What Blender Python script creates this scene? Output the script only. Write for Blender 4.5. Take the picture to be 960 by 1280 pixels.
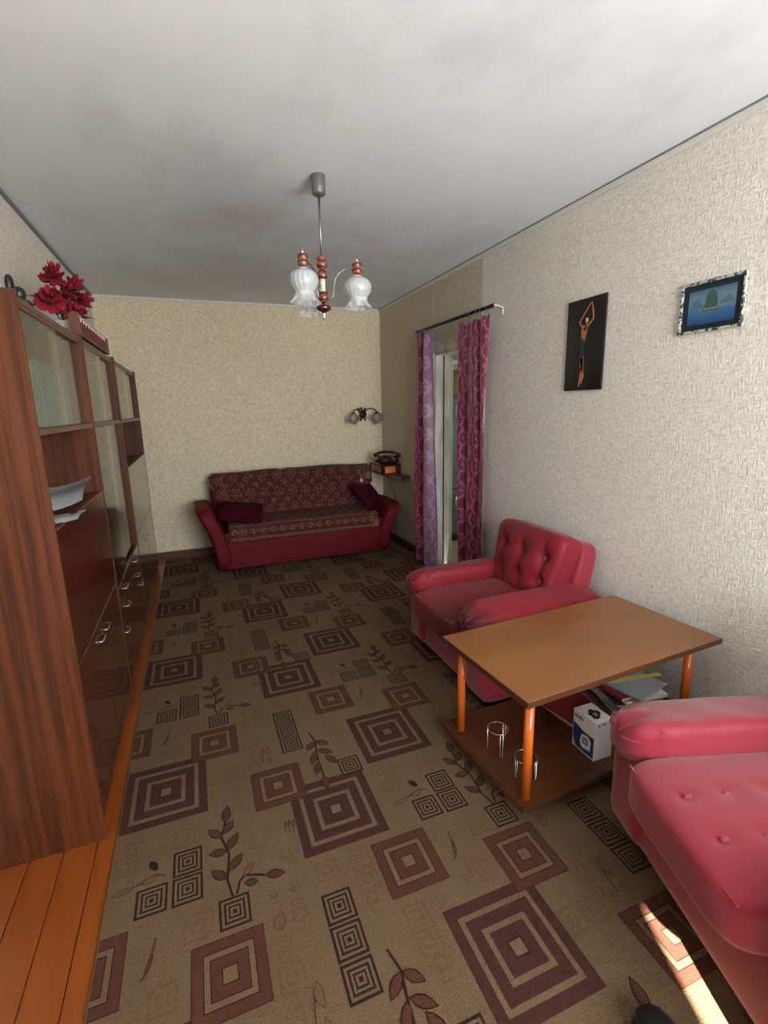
import bpy, bmesh, math, random
from math import sin, cos, pi, radians, sqrt, atan2
from mathutils import Vector, Matrix
random.seed(7)
for o in list(bpy.data.objects): bpy.data.objects.remove(o)
C = bpy.context.scene.collection
SC = bpy.context.scene

# ------------------------------------------------------------------ camera, world, lights
YAW, PIT, ROLL, F, CZ = radians(20.88), radians(12.09), radians(-1.27), 608.0, 1.45
fw = Vector((sin(YAW)*cos(PIT), cos(YAW)*cos(PIT), -sin(PIT)))
rt0 = Vector((cos(YAW), -sin(YAW), 0)); up0 = rt0.cross(fw)
rt = rt0*cos(ROLL) + up0*sin(ROLL); up = rt.cross(fw)
cam_d = bpy.data.cameras.new('camera'); cam = bpy.data.objects.new('camera', cam_d); C.objects.link(cam)
cam.matrix_world = Matrix(((rt.x, up.x, -fw.x, 0), (rt.y, up.y, -fw.y, 0), (rt.z, up.z, -fw.z, CZ), (0, 0, 0, 1)))
cam_d.sensor_fit = 'VERTICAL'; cam_d.sensor_height = 36; cam_d.lens = 36*F/1280; cam_d.clip_start = .02
SC.camera = cam
SC.view_settings.view_transform = 'Standard'; SC.view_settings.look = 'None'
SC.view_settings.gamma = 1; SC.view_settings.use_curve_mapping = False
SC.view_settings.exposure = 2.0
w = bpy.data.worlds.new('sky'); SC.world = w; w.use_nodes = True
wn = w.node_tree.nodes; wl = w.node_tree.links
bg = wn['Background']; bg.inputs[1].default_value = 6.0
tc = wn.new('ShaderNodeTexCoord'); sp = wn.new('ShaderNodeSeparateXYZ'); wl.new(tc.outputs['Generated'], sp.inputs[0])
cr = wn.new('ShaderNodeValToRGB'); wl.new(sp.outputs[2], cr.inputs[0])
cr.color_ramp.elements[0].position = 0.0; cr.color_ramp.elements[0].color = (.93, .96, .98, 1)      # unseen ground and facades, brightened to lift the ceiling
cr.color_ramp.elements[1].position = .04; cr.color_ramp.elements[1].color = (.86, .94, 1.0, 1)      # bright sky
wl.new(cr.outputs[0], bg.inputs[0])
SUN_EL, SUN_AZ = radians(40), radians(20)      # rays run +y, drifting to +x
sd = bpy.data.lights.new('sun', 'SUN'); sd.energy = 26; sd.angle = radians(.6); sd.color = (1, .93, .82)
so = bpy.data.objects.new('sun', sd); C.objects.link(so)
dvec = Vector((sin(SUN_AZ)*cos(SUN_EL), cos(SUN_AZ)*cos(SUN_EL), -sin(SUN_EL)))
so.rotation_euler = dvec.to_track_quat('-Z', 'Y').to_euler()
def portal(name, loc, sx, sy, direction):
    d = bpy.data.lights.new(name, 'AREA'); d.shape = 'RECTANGLE'; d.size = sx; d.size_y = sy; d.cycles.is_portal = True
    o = bpy.data.objects.new(name, d); C.objects.link(o); o.location = loc
    o.rotation_euler = Vector(direction).to_track_quat('-Z', 'Y').to_euler()

# ------------------------------------------------------------------ room dimensions
XL, XR, YB, YR, H = -.745, 2.0, 5.25, -1.05, 2.49
WX0, WX1, WZ0, WZ1 = .31, 1.95, .72, 2.25                    # rear window
portal('window_portal', ((WX0+WX1)/2, YR+.01, (WZ0+WZ1)/2), WX1-WX0, WZ1-WZ0, (0, 1, 0))

# ------------------------------------------------------------------ node expression helper
class V:
    def __init__(s, nt, k): s.nt = nt; s.k = k
    def m(s, op, *a):
        n = s.nt.nodes.new('ShaderNodeMath'); n.operation = op
        for i, q in enumerate((s,)+a):
            if isinstance(q, V): s.nt.links.new(q.k, n.inputs[i])
            else: n.inputs[i].default_value = q
        return V(s.nt, n.outputs[0])
    def __add__(s, o): return s.m('ADD', o)
    __radd__ = __add__
    def __sub__(s, o): return s.m('SUBTRACT', o)
    def __mul__(s, o): return s.m('MULTIPLY', o)
    __rmul__ = __mul__
    def __truediv__(s, o): return s.m('DIVIDE', o)
    def fr(s): return s.m('FRACT')
    def ab(s): return s.m('ABSOLUTE')
    def lt(s, o): return s.m('LESS_THAN', o)
    def gt(s, o): return s.m('GREATER_THAN', o)
    def mx(s, o): return s.m('MAXIMUM', o)
    def mn(s, o): return s.m('MINIMUM', o)
    def sin(s): return s.m('SINE')
    def sq(s): return s.m('SQRT')

class Mat:
    def __init__(s, name, col=(.5, .5, .5), rough=.5, metal=0, **kw):
        s.m = bpy.data.materials.new(name); s.m.use_nodes = True; s.nt = s.m.node_tree
        s.b = s.nt.nodes['Principled BSDF']
        s.b.inputs['Base Color'].default_value = (*col, 1); s.b.inputs['Roughness'].default_value = rough
        s.b.inputs['Metallic'].default_value = metal
        for k, v in kw.items(): s.b.inputs[k.replace('_', ' ')].default_value = v
        s.m.diffuse_color = (*col, 1)
    def obj(s, scale=(1, 1, 1), kind='Object'):
        t = s.nt.nodes.new('ShaderNodeTexCoord'); mp = s.nt.nodes.new('ShaderNodeMapping')
        mp.inputs['Scale'].default_value = scale; s.nt.links.new(t.outputs[kind], mp.inputs[0]); return mp.outputs[0]
    def noise(s, scale, sc3=(1, 1, 1), detail=3, kind='Object', dist=0, rough=.55):
        n = s.nt.nodes.new('ShaderNodeTexNoise'); n.inputs['Scale'].default_value = scale; n.inputs['Detail'].default_value = detail
        n.inputs['Distortion'].default_value = dist; n.inputs['Roughness'].default_value = rough
        s.nt.links.new(s.obj(sc3, kind), n.inputs['Vector']); return V(s.nt, n.outputs['Fac'])
    def xyz(s, kind='Object'):
        p = s.nt.nodes.new('ShaderNodeSeparateXYZ'); s.nt.links.new(s.obj(kind=kind), p.inputs[0])
        return [V(s.nt, p.outputs[i]) for i in range(3)]
    def ramp(s, v, stops):
        r = s.nt.nodes.new('ShaderNodeValToRGB'); s.nt.links.new(v.k, r.inputs[0]); e = r.color_ramp.elements
        while len(e) < len(stops): e.new(.5)
        for i, (p, c) in enumerate(stops): e[i].position = p; e[i].color = (*c, 1)
        return r.outputs[0]
    def mix(s, f, a, b):
        n = s.nt.nodes.new('ShaderNodeMix'); n.data_type = 'RGBA'
        for i, q in ((0, f), (6, a), (7, b)):
            if isinstance(q, V): s.nt.links.new(q.k, n.inputs[i])
            elif isinstance(q, (tuple, list)): n.inputs[i].default_value = (*q, 1)
            elif isinstance(q, (int, float)): n.inputs[i].default_value = q
            else: s.nt.links.new(q, n.inputs[i])
        return n.outputs[2]
    def base(s, sock): s.nt.links.new(sock, s.b.inputs['Base Color']); return s
    def rgh(s, v): s.nt.links.new(v.k, s.b.inputs['Roughness']); return s
    def bump(s, v, strength=.3, dist=.005):
        n = s.nt.nodes.new('ShaderNodeBump'); n.inputs['Strength'].default_value = strength; n.inputs['Distance'].default_value = dist
        s.nt.links.new(v.k, n.inputs['Height']); s.nt.links.new(n.outputs[0], s.b.inputs['Normal']); return s

def sr(r, g, b): return tuple(((c/255)/12.92 if c/255 <= .04045 else ((c/255+.055)/1.055)**2.4) for c in (r, g, b))

# ------------------------------------------------------------------ materials
def wallpaper(name, c1, c2, yellow=None):
    m = Mat(name, c1, .85)
    big = m.noise(1.3, detail=2)
    a = m.noise(130, (.22, .22, 1), 1); b = m.noise(130, (1, 1, .22), 1)
    sel = m.noise(54, detail=0).gt(.5)
    hgt = (a*sel + b*(sel*-1+1))
    m.bump(hgt, .75, .005)
    m.base(m.mix(((hgt-.5)*3.2+.5).mx(0.0).mn(1.0), tuple(q*.87 for q in c2), m.mix(big, c1, tuple(q*1.04 for q in c1))))  # groove shade of the embossing put into the colour by height
    return m
def wood(name, stops, scale=14, sc3=(1, 1, .06), rough=.35, bump=.05, spec=.5, detail=5):
    m = Mat(name, stops[1][1], rough)
    n = m.noise(scale, sc3, detail, dist=.4); f = m.noise(scale*5, sc3, 2)
    m.base(m.ramp(n*.75+f*.25, stops)).bump(f, bump, .002); m.b.inputs['Specular IOR Level'].default_value = spec
    return m
M = {}
M['paper_right'] = wallpaper('wallpaper_cream', sr(226, 220, 211), sr(216, 209, 198))
M['paper_strip'] = wallpaper('wallpaper_tan', sr(208, 195, 173), sr(194, 181, 158))
M['paper_back'] = wallpaper('wallpaper_yellowed', sr(238, 223, 192), sr(224, 208, 175))
M['paper_left'] = wallpaper('wallpaper_left', sr(224, 216, 202), sr(214, 206, 190))
m = Mat('ceiling_whitewash', sr(214, 216, 216), .9); n1 = m.noise(1.1, detail=5, rough=.6); n2 = m.noise(3.5, (1, .5, 1), 5)
m.base(m.ramp(n1*.6+n2*.4, [(.32, sr(206, 211, 215)), (.5, sr(224, 230, 234)), (.7, sr(230, 236, 240))])).bump(n2, .15, .01); M['ceiling'] = m
x_, y_, z_ = m.xyz(); sx_ = (x_-.30)/.34; sy_ = (y_-3.0)/.42; st_ = ((sx_*sx_+sy_*sy_).sq()*-1+1.1+(n2-.5)*2.4).mx(0.0).mn(1.0)     # soft brownish patch left of the chandelier
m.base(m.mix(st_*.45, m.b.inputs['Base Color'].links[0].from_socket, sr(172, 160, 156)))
M['dark_seam'] = Mat('dark_gap_paint', sr(50, 48, 44), .8); M['white_trim'] = Mat('white_painted_trim', sr(215, 212, 205), .5); M['dark_gap'] = Mat('dark_gap', sr(120, 124, 128), .8)
M['plank'] = wood('orange_floor_paint', [(.3, sr(112, 54, 18)), (.5, sr(134, 68, 24)), (.75, sr(146, 82, 32))], 5, (1, .12, 1), .32)
M['base_wood'] = wood('brown_baseboard_paint', [(.3, sr(68, 38, 22)), (.5, sr(84, 48, 28)), (.75, sr(94, 56, 32))], 8, (.15, .15, 1), .4)
M['cab_side'] = wood('striped_sapele_veneer', [(.3, sr(42, 19, 9)), (.45, sr(72, 34, 16)), (.58, sr(92, 49, 25)), (.75, sr(54, 24, 11))], 34, (1, 1, .03), .5, spec=.25, detail=6)
M['cab_in'] = wood('brown_cabinet_interior', [(.3, sr(66, 30, 16)), (.5, sr(88, 42, 22)), (.75, sr(76, 36, 20))], 16, (1, 1, .05), .45)
M['cab_edge'] = wood('brown_edge_band', [(.3, sr(78, 44, 30)), (.6, sr(94, 56, 40))], 14, (1, 1, .1), .35)
m = wood('dark_lacquered_veneer', [(.3, sr(52, 19, 8)), (.5, sr(70, 27, 12)), (.75, sr(78, 33, 15))], 9, (1, .5, .09), .2, 0, .5)
m.b.inputs['Coat Weight'].default_value = .55; m.b.inputs['Coat Roughness'].default_value = .09; M['lacquer'] = m
M['table'] = wood('table_veneer', [(.3, sr(114, 68, 31)), (.5, sr(126, 78, 37)), (.75, sr(134, 86, 43))], 3, (.6, 1.3, 1), .3, .01, .6, 2)
M['table_edge'] = wood('table_edge', [(.3, sr(56, 30, 15)), (.6, sr(76, 43, 22))], 14, (.1, 1, 1), .4)
M['shelf_wood'] = wood('dark_table_shelf', [(.3, sr(60, 31, 15)), (.5, sr(78, 43, 21)), (.75, sr(88, 51, 26))], 4, (.5, 1.3, 1), .25, .02, .6)
M['leg'] = wood('orange_varnished_leg', [(.3, sr(160, 66, 14)), (.5, sr(196, 92, 26)), (.75, sr(208, 110, 40))], 20, (1, 1, .07), .22)
def leather(name, c, dark, rough=.42, k=.5, sheen=.12, spec=.5):
    m = Mat(name, c, rough); n = m.noise(3.2, detail=4, dist=.3); f = m.noise(230, detail=2); s = m.noise(14, (1, .25, 1), 3)
    m.base(m.mix((n-.45)*2.2*k+(s-.5)*.25, c, dark)).bump(f*.5+s*.5, .22, .004).rgh(n*.25+rough-.12)
    m.b.inputs['Sheen Weight'].default_value = sheen; m.b.inputs['Specular IOR Level'].default_value = spec; return m
M['leather'] = leather('red_leatherette', sr(132, 20, 38), sr(104, 15, 30), .62, sheen=.3, spec=.35)
M['leather_worn'] = leather('worn_red_leatherette', sr(124, 17, 32), sr(88, 24, 28), .58, .9, sheen=.08, spec=.3)
m = M['leather_worn']; x_, y_, z_ = m.xyz(); soil = ((x_*-1+.13)*7).m('MINIMUM', 1.0).mx(0.0)*((y_*-1+.12)*4).mn(1.0).mx(0.0)*(m.noise(7, detail=4)+.35).mn(1.0)
m.base(m.mix(soil*.85, m.b.inputs['Base Color'].links[0].from_socket, sr(40, 18, 18)))
M['leather_dark'] = Mat('dark_seam', sr(90, 12, 24), .6)
M['sofa_red'] = leather('sofa_red_upholstery', sr(96, 8, 18), sr(70, 7, 14), .6, sheen=0, spec=.2)
M['cushion'] = leather('burgundy_velvet', sr(62, 8, 22), sr(50, 6, 18), .9, sheen=0, spec=.08)
M['metal_dull'] = Mat('dull_steel', sr(150, 150, 148), .35, .9); M['chrome'] = Mat('chrome', sr(215, 212, 205), .15, 1)
M['grey_metal'] = Mat('grey_enamel', sr(110, 110, 106), .45, .4)
m = Mat('turned_wood', sr(150, 70, 40), .15); _, _, z = m.xyz(); m.base(m.ramp((z*42).fr(), [(0, sr(70, 28, 16)), (.35, sr(134, 62, 36)), (.6, sr(146, 78, 48)), (.9, sr(84, 34, 20))])); m.b.inputs['Coat Weight'].default_value = 1; M['turned'] = m
M['turned_dark'] = Mat('dark_red_wood', sr(70, 20, 16), .12, Coat_Weight=1)
M['cream'] = Mat('cream_plastic', sr(222, 212, 190), .4)
M['ruffle'] = None; M['opal'] = Mat('opal_glass', sr(200, 204, 202), .12, Transmission_Weight=.25, Coat_Weight=.6)
M['clear'] = Mat('clear_glass', (.95, .97, .97), .03, Transmission_Weight=1, IOR=1.45)
M['smoke'] = Mat('smoky_glass', (.62, .58, .55), .05, Transmission_Weight=.9, IOR=1.45)
M['wrought'] = Mat('dark_wrought_metal', sr(40, 34, 30), .4, .7)
def sheet_glass(name, tint):
    """thin pane: straight-through light plus a mirror weighted by Schlick's fresnel"""
    m = Mat(name, tint, .02); nt = m.nt
    tr = nt.nodes.new('ShaderNodeBsdfTransparent'); tr.inputs[0].default_value = (*tint, 1)
    gl = nt.nodes.new('ShaderNodeBsdfGlossy'); gl.inputs['Roughness'].default_value = .015
    ge = nt.nodes.new('ShaderNodeNewGeometry'); vm = nt.nodes.new('ShaderNodeVectorMath'); vm.operation = 'DOT_PRODUCT'
    nt.links.new(ge.outputs['Normal'], vm.inputs[0]); nt.links.new(ge.outputs['Incoming'], vm.inputs[1])
    c = V(nt, vm.outputs['Value']).ab(); f = (c*-1+1).m('POWER', 5)*.96+.04
    mxs = nt.nodes.new('ShaderNodeMixShader'); nt.links.new(f.k, mxs.inputs[0]); nt.links.new(tr.outputs[0], mxs.inputs[1]); nt.links.new(gl.outputs[0], mxs.inputs[2])
    nt.links.new(mxs.outputs[0], nt.nodes['Material Output'].inputs[0]); return m
m = sheet_glass('rippled_clear_glass', (.93, .95, .95)); nt = m.nt; df = nt.nodes.new('ShaderNodeBsdfDiffuse'); df.inputs[0].default_value = (.85, .88, .88, 1)
mx2 = nt.nodes.new('ShaderNodeMixShader'); mx2.inputs[0].default_value = .3; od = nt.nodes['Material Output']; nt.links.new(od.inputs[0].links[0].from_socket, mx2.inputs[1]); nt.links.new(df.outputs[0], mx2.inputs[2]); nt.links.new(mx2.outputs[0], od.inputs[0]); M['ruffle'] = m
M['glass'] = sheet_glass('cabinet_glass', (.93, .96, .95)); M['window_glass'] = sheet_glass('window_glass', (.97, .98, .98))
M['door_paint'] = Mat('old_white_door_paint', sr(206, 206, 192), .4); n = M['door_paint'].noise(9, (1, 1, .3), 5); M['door_paint'].base(M['door_paint'].ramp(n, [(.35, sr(178, 180, 162)), (.55, sr(212, 212, 198))])).bump(n, .2, .004)
M['fridge'] = Mat('greenish_fridge_enamel', sr(84, 98, 90), .35); M['black'] = Mat('black_plastic', sr(22, 22, 24), .35)
M['kitchen_wall'] = Mat('kitchen_paint', sr(190, 186, 168), .7); M['kitchen_floor'] = Mat('kitchen_floor', sr(150, 130, 92), .4)
M['black_board'] = Mat('black_lacquer_board', sr(16, 14, 16), .25, Coat_Weight=.4)
M['bronze'] = Mat('copper_inlay', sr(186, 112, 76), .4, .2); M['pale_skin'] = Mat('pale_inlay', sr(226, 190, 160), .4)
M['teal_dress'] = Mat('dark_teal_inlay', sr(36, 52, 54), .5)
M['white'] = Mat('white_card', sr(214, 216, 218), .55); M['blue'] = Mat('blue_print', sr(28, 56, 112), .4); M['ink'] = Mat('black_ink', sr(22, 22, 26), .5)
M['grey_print'] = Mat('grey_print', sr(150, 164, 184), .5); M['gold'] = Mat('ochre_print', sr(170, 150, 92), .5)
M['magenta_petal'] = Mat('red_silk_petal', sr(136, 8, 36), .8); M['green'] = Mat('green_leaf', sr(34, 66, 44), .6)
M['ceramic'] = Mat('white_ceramic', sr(222, 220, 214), .2); M['dark_red'] = Mat('dark_red_glaze', sr(110, 16, 26), .3); M['red'] = Mat('red_glaze', sr(196, 26, 34), .3)
M['teal_cover'] = Mat('teal_book_cover', sr(72, 106, 108), .6); M['cream_cover'] = Mat('cream_book_cover', sr(214, 196, 156), .6); M['pages'] = Mat('book_pages', sr(222, 214, 196), .8)
M['yellow'] = Mat('yellow_plastic', sr(206, 184, 46), .5); M['phone'] = Mat('burgundy_phone_plastic', sr(52, 18, 26), .2, Coat_Weight=.5)
M['orange_wood'] = Mat('orange_veneer', sr(196, 116, 56), .35); M['rubber'] = Mat('black_rubber', sr(24, 24, 26), .5)
M['cord'] = Mat('pale_cord', sr(236, 228, 208), .6); M['clear_bag'] = Mat('grey_plastic_sleeve', sr(176, 176, 174), .2, Transmission_Weight=.2)

# carpet
def carpet(name, c, c2):
    m = Mat(name, c, .95); n = m.noise(.9, detail=4, rough=.6); f = m.noise(300, detail=1); s = m.noise(2.6, detail=6, dist=.6, rough=.7)
    m.base(m.mix((n-.4)*1.6*.5+(s-.5)*.7+(f-.5)*1.9+.25, c, c2)).bump(f, .5, .004); m.b.inputs['Specular IOR Level'].default_value = .15
    return m
M['rug'] = carpet('rug_khaki', sr(108, 87, 65), sr(78, 60, 42))
M['rug_dark'] = carpet('rug_burgundy', sr(70, 40, 36), sr(52, 29, 25))
M['rug_mid'] = carpet('rug_russet', sr(84, 50, 38), sr(64, 38, 28))
M['rug_line'] = carpet('rug_near_black', sr(48, 29, 26), sr(36, 22, 19))
M['rug_faint'] = carpet('rug_faint_brown', sr(104, 80, 58), sr(80, 58, 40))

# damask curtain (uv in metres)
def damask(name, bgc, bg2, figc, rough):
    m = Mat(name, bgc, rough); u, v, _ = m.xyz('UV')
    PU, PV = .17, .20
    uu = u/PU; vv = v/PV
    wv = (vv*pi*2).sin()*.16
    a = (((uu+wv).fr()-.5).ab()); b = (((uu-wv+.5).fr()-.5).ab())
    n = m.noise(60, kind='UV', detail=3)
    og = a.mn(b) + (n-.5)*.06
    line = og.lt(.06)
    fu = (uu.fr()-.5)*PU; fv = ((vv+.25).fr()-.5)*PV*.8
    d = (fu*fu+fv*fv).sq()
    n2 = m.noise(150, kind='UV', detail=2)
    def wreath(d): return ((d+(n-.5)*.016-.044).ab().lt(.006)*n2.gt(.50)).mx((((d*230).sin()+(n2-.5)*4).gt(.9))*d.lt(.026))
    fu2 = ((uu+.5).fr()-.5)*PU; fv2 = ((vv+.75).fr()-.5)*PV*.8; d2 = (fu2*fu2+fv2*fv2).sq()
    msk = (line*n2.gt(.52)).mx(wreath(d)).mx((d2+(n-.5)*.016).lt(.015)*n2.gt(.5))
    m.base(m.mix(msk, m.mix(m.noise(3), bgc, bg2), figc)); m.rgh(msk*-.12+rough); m.b.inputs['Sheen Weight'].default_value = .3
    return m
M['damask'] = damask('rose_damask', sr(116, 12, 56), sr(94, 9, 44), sr(186, 112, 142), .42)
M['damask_sheen'] = damask('lilac_damask_sheen', sr(146, 100, 130), sr(124, 80, 112), sr(186, 158, 180), .4)  # cloth's reverse, its satin sheen painted in as lilac colour

# coverlet (uv: u = metres along sofa, v = metres up from front hem)
m = Mat('red_patterned_coverlet', sr(90, 20, 22), .9); u, v, _ = m.xyz('UV'); n = m.noise(45, kind='UV', detail=2)
def cell(u, v, p, q, r, wd, ou=0, ov=0):
    fu = ((u/p+ou).fr()-.5)*p; fv = ((v/q+ov).fr()-.5)*q; d = (fu*fu+fv*fv).sq(); return (d+(n-.5)*.012-r).ab().lt(wd)
border = v.lt(.17)
lines = ((v-.02).ab().lt(.004)).mx((v-.035).ab().lt(.003)).mx((v-.15).ab().lt(.003)).mx((v-.17).ab().lt(.004)).mx((v-.185).ab().lt(.002))
bo = cell(u, v+(-.093+.06), .105, .12, .024, .006).mx(cell(u, v-.033, .105, .12, .006, .005)).mx(cell(u, v-.033, .105, .12, .010, .003, .5))
field = cell(u, v, .15, .17, .046, .0035).mx(cell(u, v, .15, .17, .028, .003)).mx(cell(u, v, .15, .17, .012, .003)).mx(cell(u, v, .15, .17, .024, .003, .5, .5)).mx(cell(u, v, .15, .17, .010, .004, .5, .5)).mx(cell(u, v, .05, .057, .005, .003, .25, .25))
edge_l = ((u-.10).ab().lt(.003)).mx((u-.125).ab().lt(.003)).mx((u-1.66).ab().lt(.003)).mx((u-1.64).ab().lt(.003)).mx(((v*38).sin().gt(.3))*u.gt(1.67)*u.lt(1.72))
msk = ((bo*border).mx(field*(border*-1+1))*n.gt(.47)).mx(lines).mx(edge_l)
top = m.mix(m.noise(4), sr(80, 18, 18), sr(56, 16, 12))
m.base(m.mix(msk*.7, top, sr(140, 98, 74))).bump(m.noise(300), .3, .003); M['cover'] = m

# ------------------------------------------------------------------ mesh builder
class MB:
    def __init__(s): s.v = []; s.f = []; s.mi = []; s.uv = {}; s.sm = []
    def add(s, vs, fs, mi=0, smooth=False, uvs=None):
        o = len(s.v); s.v += [tuple(p) for p in vs]
        for k, f in enumerate(fs):
            s.f.append([i+o for i in f]); s.mi.append(mi); s.sm.append(smooth)
        if uvs:
            for i, q in enumerate(uvs): s.uv[o+i] = q
        return s
    def box(s, x0, x1, y0, y1, z0, z1, mi=0, T=None):
        vs = [Vector((x, y, z)) for z in (z0, z1) for y in (y0, y1) for x in (x0, x1)]
        if T: vs = [T @ p for p in vs]
        return s.add(vs, [(0, 2, 3, 1), (4, 5, 7, 6), (0, 1, 5, 4), (2, 6, 7, 3), (0, 4, 6, 2), (1, 3, 7, 5)], mi)
    def lathe(s, prof, n=24, c=(0, 0, 0), T=None, mi=0, wav=None, caps=True):
        vs = []; fs = []
        for j, (r, z) in enumerate(prof):
            for i in range(n):
                a = 2*pi*i/n; rr = r*(1+(wav(j, a) if wav else 0)); p = Vector((rr*cos(a), rr*sin(a), z))
                vs.append((T @ p if T else p)+Vector(c))
        for j in range(len(prof)-1):
            for i in range(n): fs.append((j*n+i, j*n+(i+1) % n, (j+1)*n+(i+1) % n, (j+1)*n+i))
        if caps:
            if prof[0][0] > 1e-4: fs.append(tuple(range(n-1, -1, -1)))
            if prof[-1][0] > 1e-4: fs.append(tuple((len(prof)-1)*n+i for i in range(n)))
        return s.add(vs, fs, mi, True)
    def cyl(s, a, b, r, r2=None, n=16, mi=0):
        a = Vector(a); b = Vector(b); d = b-a; q = d.to_track_quat('Z', 'Y').to_matrix()
        return s.lathe([(r, 0), (r if r2 is None else r2, d.length)], n, a, q, mi)
    def tube(s, pts, r, n=8, mi=0, closed=False):
        pts = [Vector(p) for p in pts]; vs = []; fs = []; N = len(pts)
        for k, p in enumerate(pts):
            t = (pts[(k+1) % N]-pts[k-1]) if closed else (pts[min(k+1, N-1)]-pts[max(k-1, 0)])
            t.normalize(); ref = Vector((0, 0, 1)) if abs(t.z) < .9 else Vector((1, 0, 0))
            x = t.cross(ref).normalized(); y = t.cross(x); rr = r[k] if isinstance(r, (list, tuple)) else r
            vs += [p+(x*cos(2*pi*i/n)+y*sin(2*pi*i/n))*rr for i in range(n)]
        for k in range(N if closed else N-1):
            k2 = (k+1) % N
            for i in range(n): fs.append((k*n+i, k*n+(i+1) % n, k2*n+(i+1) % n, k2*n+i))
        if not closed: fs += [tuple(range(n-1, -1, -1)), tuple((N-1)*n+i for i in range(n))]
        return s.add(vs, fs, mi, True)
    def grid(s, fn, nu, nv, mi=0, uvf=None, smooth=True, cu=False):
        vs = []; uvs = []; fs = []
        W = nu if cu else nu+1
        for j in range(nv+1):
            for i in range(W):
                vs.append(fn(i/nu, j/nv)); uvs.append(uvf(i/nu, j/nv) if uvf else (i/nu, j/nv))
        for j in range(nv):
            for i in range(nu): i2 = (i+1) % W if cu else i+1; fs.append((j*W+i, j*W+i2, (j+1)*W+i2, (j+1)*W+i))
        return s.add(vs, fs, mi, smooth, uvs)
    def soft(s, c, size, n=5, div=10, fn=None, T=None, mi=0):
        """rounded cushion block: superellipsoid of exponent n"""
        c = Vector(c); idx = {}; vs = []; fs = []
        def vid(p):
            k = (round(p[0], 5), round(p[1], 5), round(p[2], 5))
            if k not in idx:
                idx[k] = len(vs); L = sum(abs(q)**n for q in p)**(1/n); mxx = max(abs(q) for q in p)
                q = Vector(p)*(mxx/L); w_ = Vector((q.x*size[0]/2, q.y*size[1]/2, q.z*size[2]/2))
                if fn: w_ = fn(w_, q)
                vs.append((T @ w_ if T else w_)+c)
            return idx[k]
        g = [-1+2*i/div for i in range(div+1)]
        for ax in range(3):
            for sgn in (-1, 1):
                for i in range(div):
                    for j in range(div):
                        q = []
                        for a, b in ((i, j), (i+1, j), (i+1, j+1), (i, j+1)):
                            p = [0, 0, 0]; p[ax] = sgn; p[(ax+1) % 3] = g[a]; p[(ax+2) % 3] = g[b]; q.append(vid(tuple(p)))
                        fs.append(tuple(q if sgn > 0 else q[::-1]))
        return s.add(vs, fs, mi, True)
    def poly(s, pts, z0, z1, mi=0, ax='z'):
        n = len(pts)
        def P(a, b, h): return {'z': (a, b, h), 'x': (h, a, b), 'y': (a, h, b)}[ax]
        vs = [P(a, b, z0) for a, b in pts]+[P(a, b, z1) for a, b in pts]
        fs = [tuple(range(n-1, -1, -1)), tuple(range(n, 2*n))]+[(i, (i+1) % n, n+(i+1) % n, n+i) for i in range(n)]
        return s.add(vs, fs, mi)
    def mesh(s, name, mats, bevel=0, seg=2, smooth=None):
        me = bpy.data.meshes.new(name); me.from_pydata(s.v, [], s.f)
        for q in (mats if isinstance(mats, (list, tuple)) else [mats]): me.materials.append(q.m if isinstance(q, Mat) else q)
        me.polygons.foreach_set('material_index', s.mi); me.polygons.foreach_set('use_smooth', s.sm if smooth is None else [smooth]*len(s.f))
        if s.uv:
            ul = me.uv_layers.new(name='UVMap')
            for lp in me.loops: ul.data[lp.index].uv = s.uv.get(lp.vertex_index, (0, 0))
        bm = bmesh.new(); bm.from_mesh(me)
        if not s.uv: bmesh.ops.recalc_face_normals(bm, faces=bm.faces)
        if bevel:
            es = [e for e in bm.edges if len(e.link_faces) == 2 and e.calc_face_angle(0) > .5]
            bmesh.ops.bevel(bm, geom=es, offset=bevel, segments=seg, affect='EDGES', profile=.6)
        bm.to_mesh(me); bm.free(); me.update(); return me
    def build(s, name, mats, parent=None, bevel=0, seg=2, smooth=None, **k):
        o = bpy.data.objects.new(name, s.mesh(name, mats, bevel, seg, smooth)); C.objects.link(o)
        if parent: o.parent = parent
        for a, b in k.items(): o[a] = b
        return o
def thing(name, label, cat, loc=(0, 0, 0), rz=0, group=None):
    o = bpy.data.objects.new(name, None); C.objects.link(o); o.location = loc; o.rotation_euler = (0, 0, rz); o.empty_display_size = .1
    o['label'] = label; o['category'] = cat
    if group: o['group'] = group
    return o
def tag(o, label, cat, group=None):
    o['label'] = label; o['category'] = cat
    if group: o['group'] = group
    return o
def struct(name, mb, mats, parent=None, bevel=0):
    return mb.build(name, mats, parent, bevel, kind='structure')
def B(*a, **k): return MB().box(*a, **k)
def place(o, loc, rz=0): o.location = loc; o.rotation_euler = (0, 0, rz); return o

# ------------------------------------------------------------------ setting
fl = struct('floor', B(XL-.1, XR+.1, YR-.1, YB+.1, -.08, -.022), M['base_wood'])
pw = .1005; pm = B(-pw/2+.0012, pw/2-.0012, YR, YB, -.022, 0).mesh('plank', M['plank'], .0025, 1)
k = 0; x = -.749+pw/2
while x < XR+.02:
    if x-pw/2 >= XL-.06 and x+pw/2 <= XR+.06:
        o = bpy.data.objects.new('plank', pm); C.objects.link(o); o.parent = fl; o.location = (x, 0, random.uniform(-.001, 0))
    x += pw
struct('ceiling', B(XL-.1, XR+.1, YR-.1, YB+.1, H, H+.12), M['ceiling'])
struct('wall_left', B(XL-.12, XL, YR-.1, YB+.1, -.08, H), M['paper_left'])
wb = struct('wall_back', B(XL, XR, YB, YB+.12, -.08, H), M['paper_back'])
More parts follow.
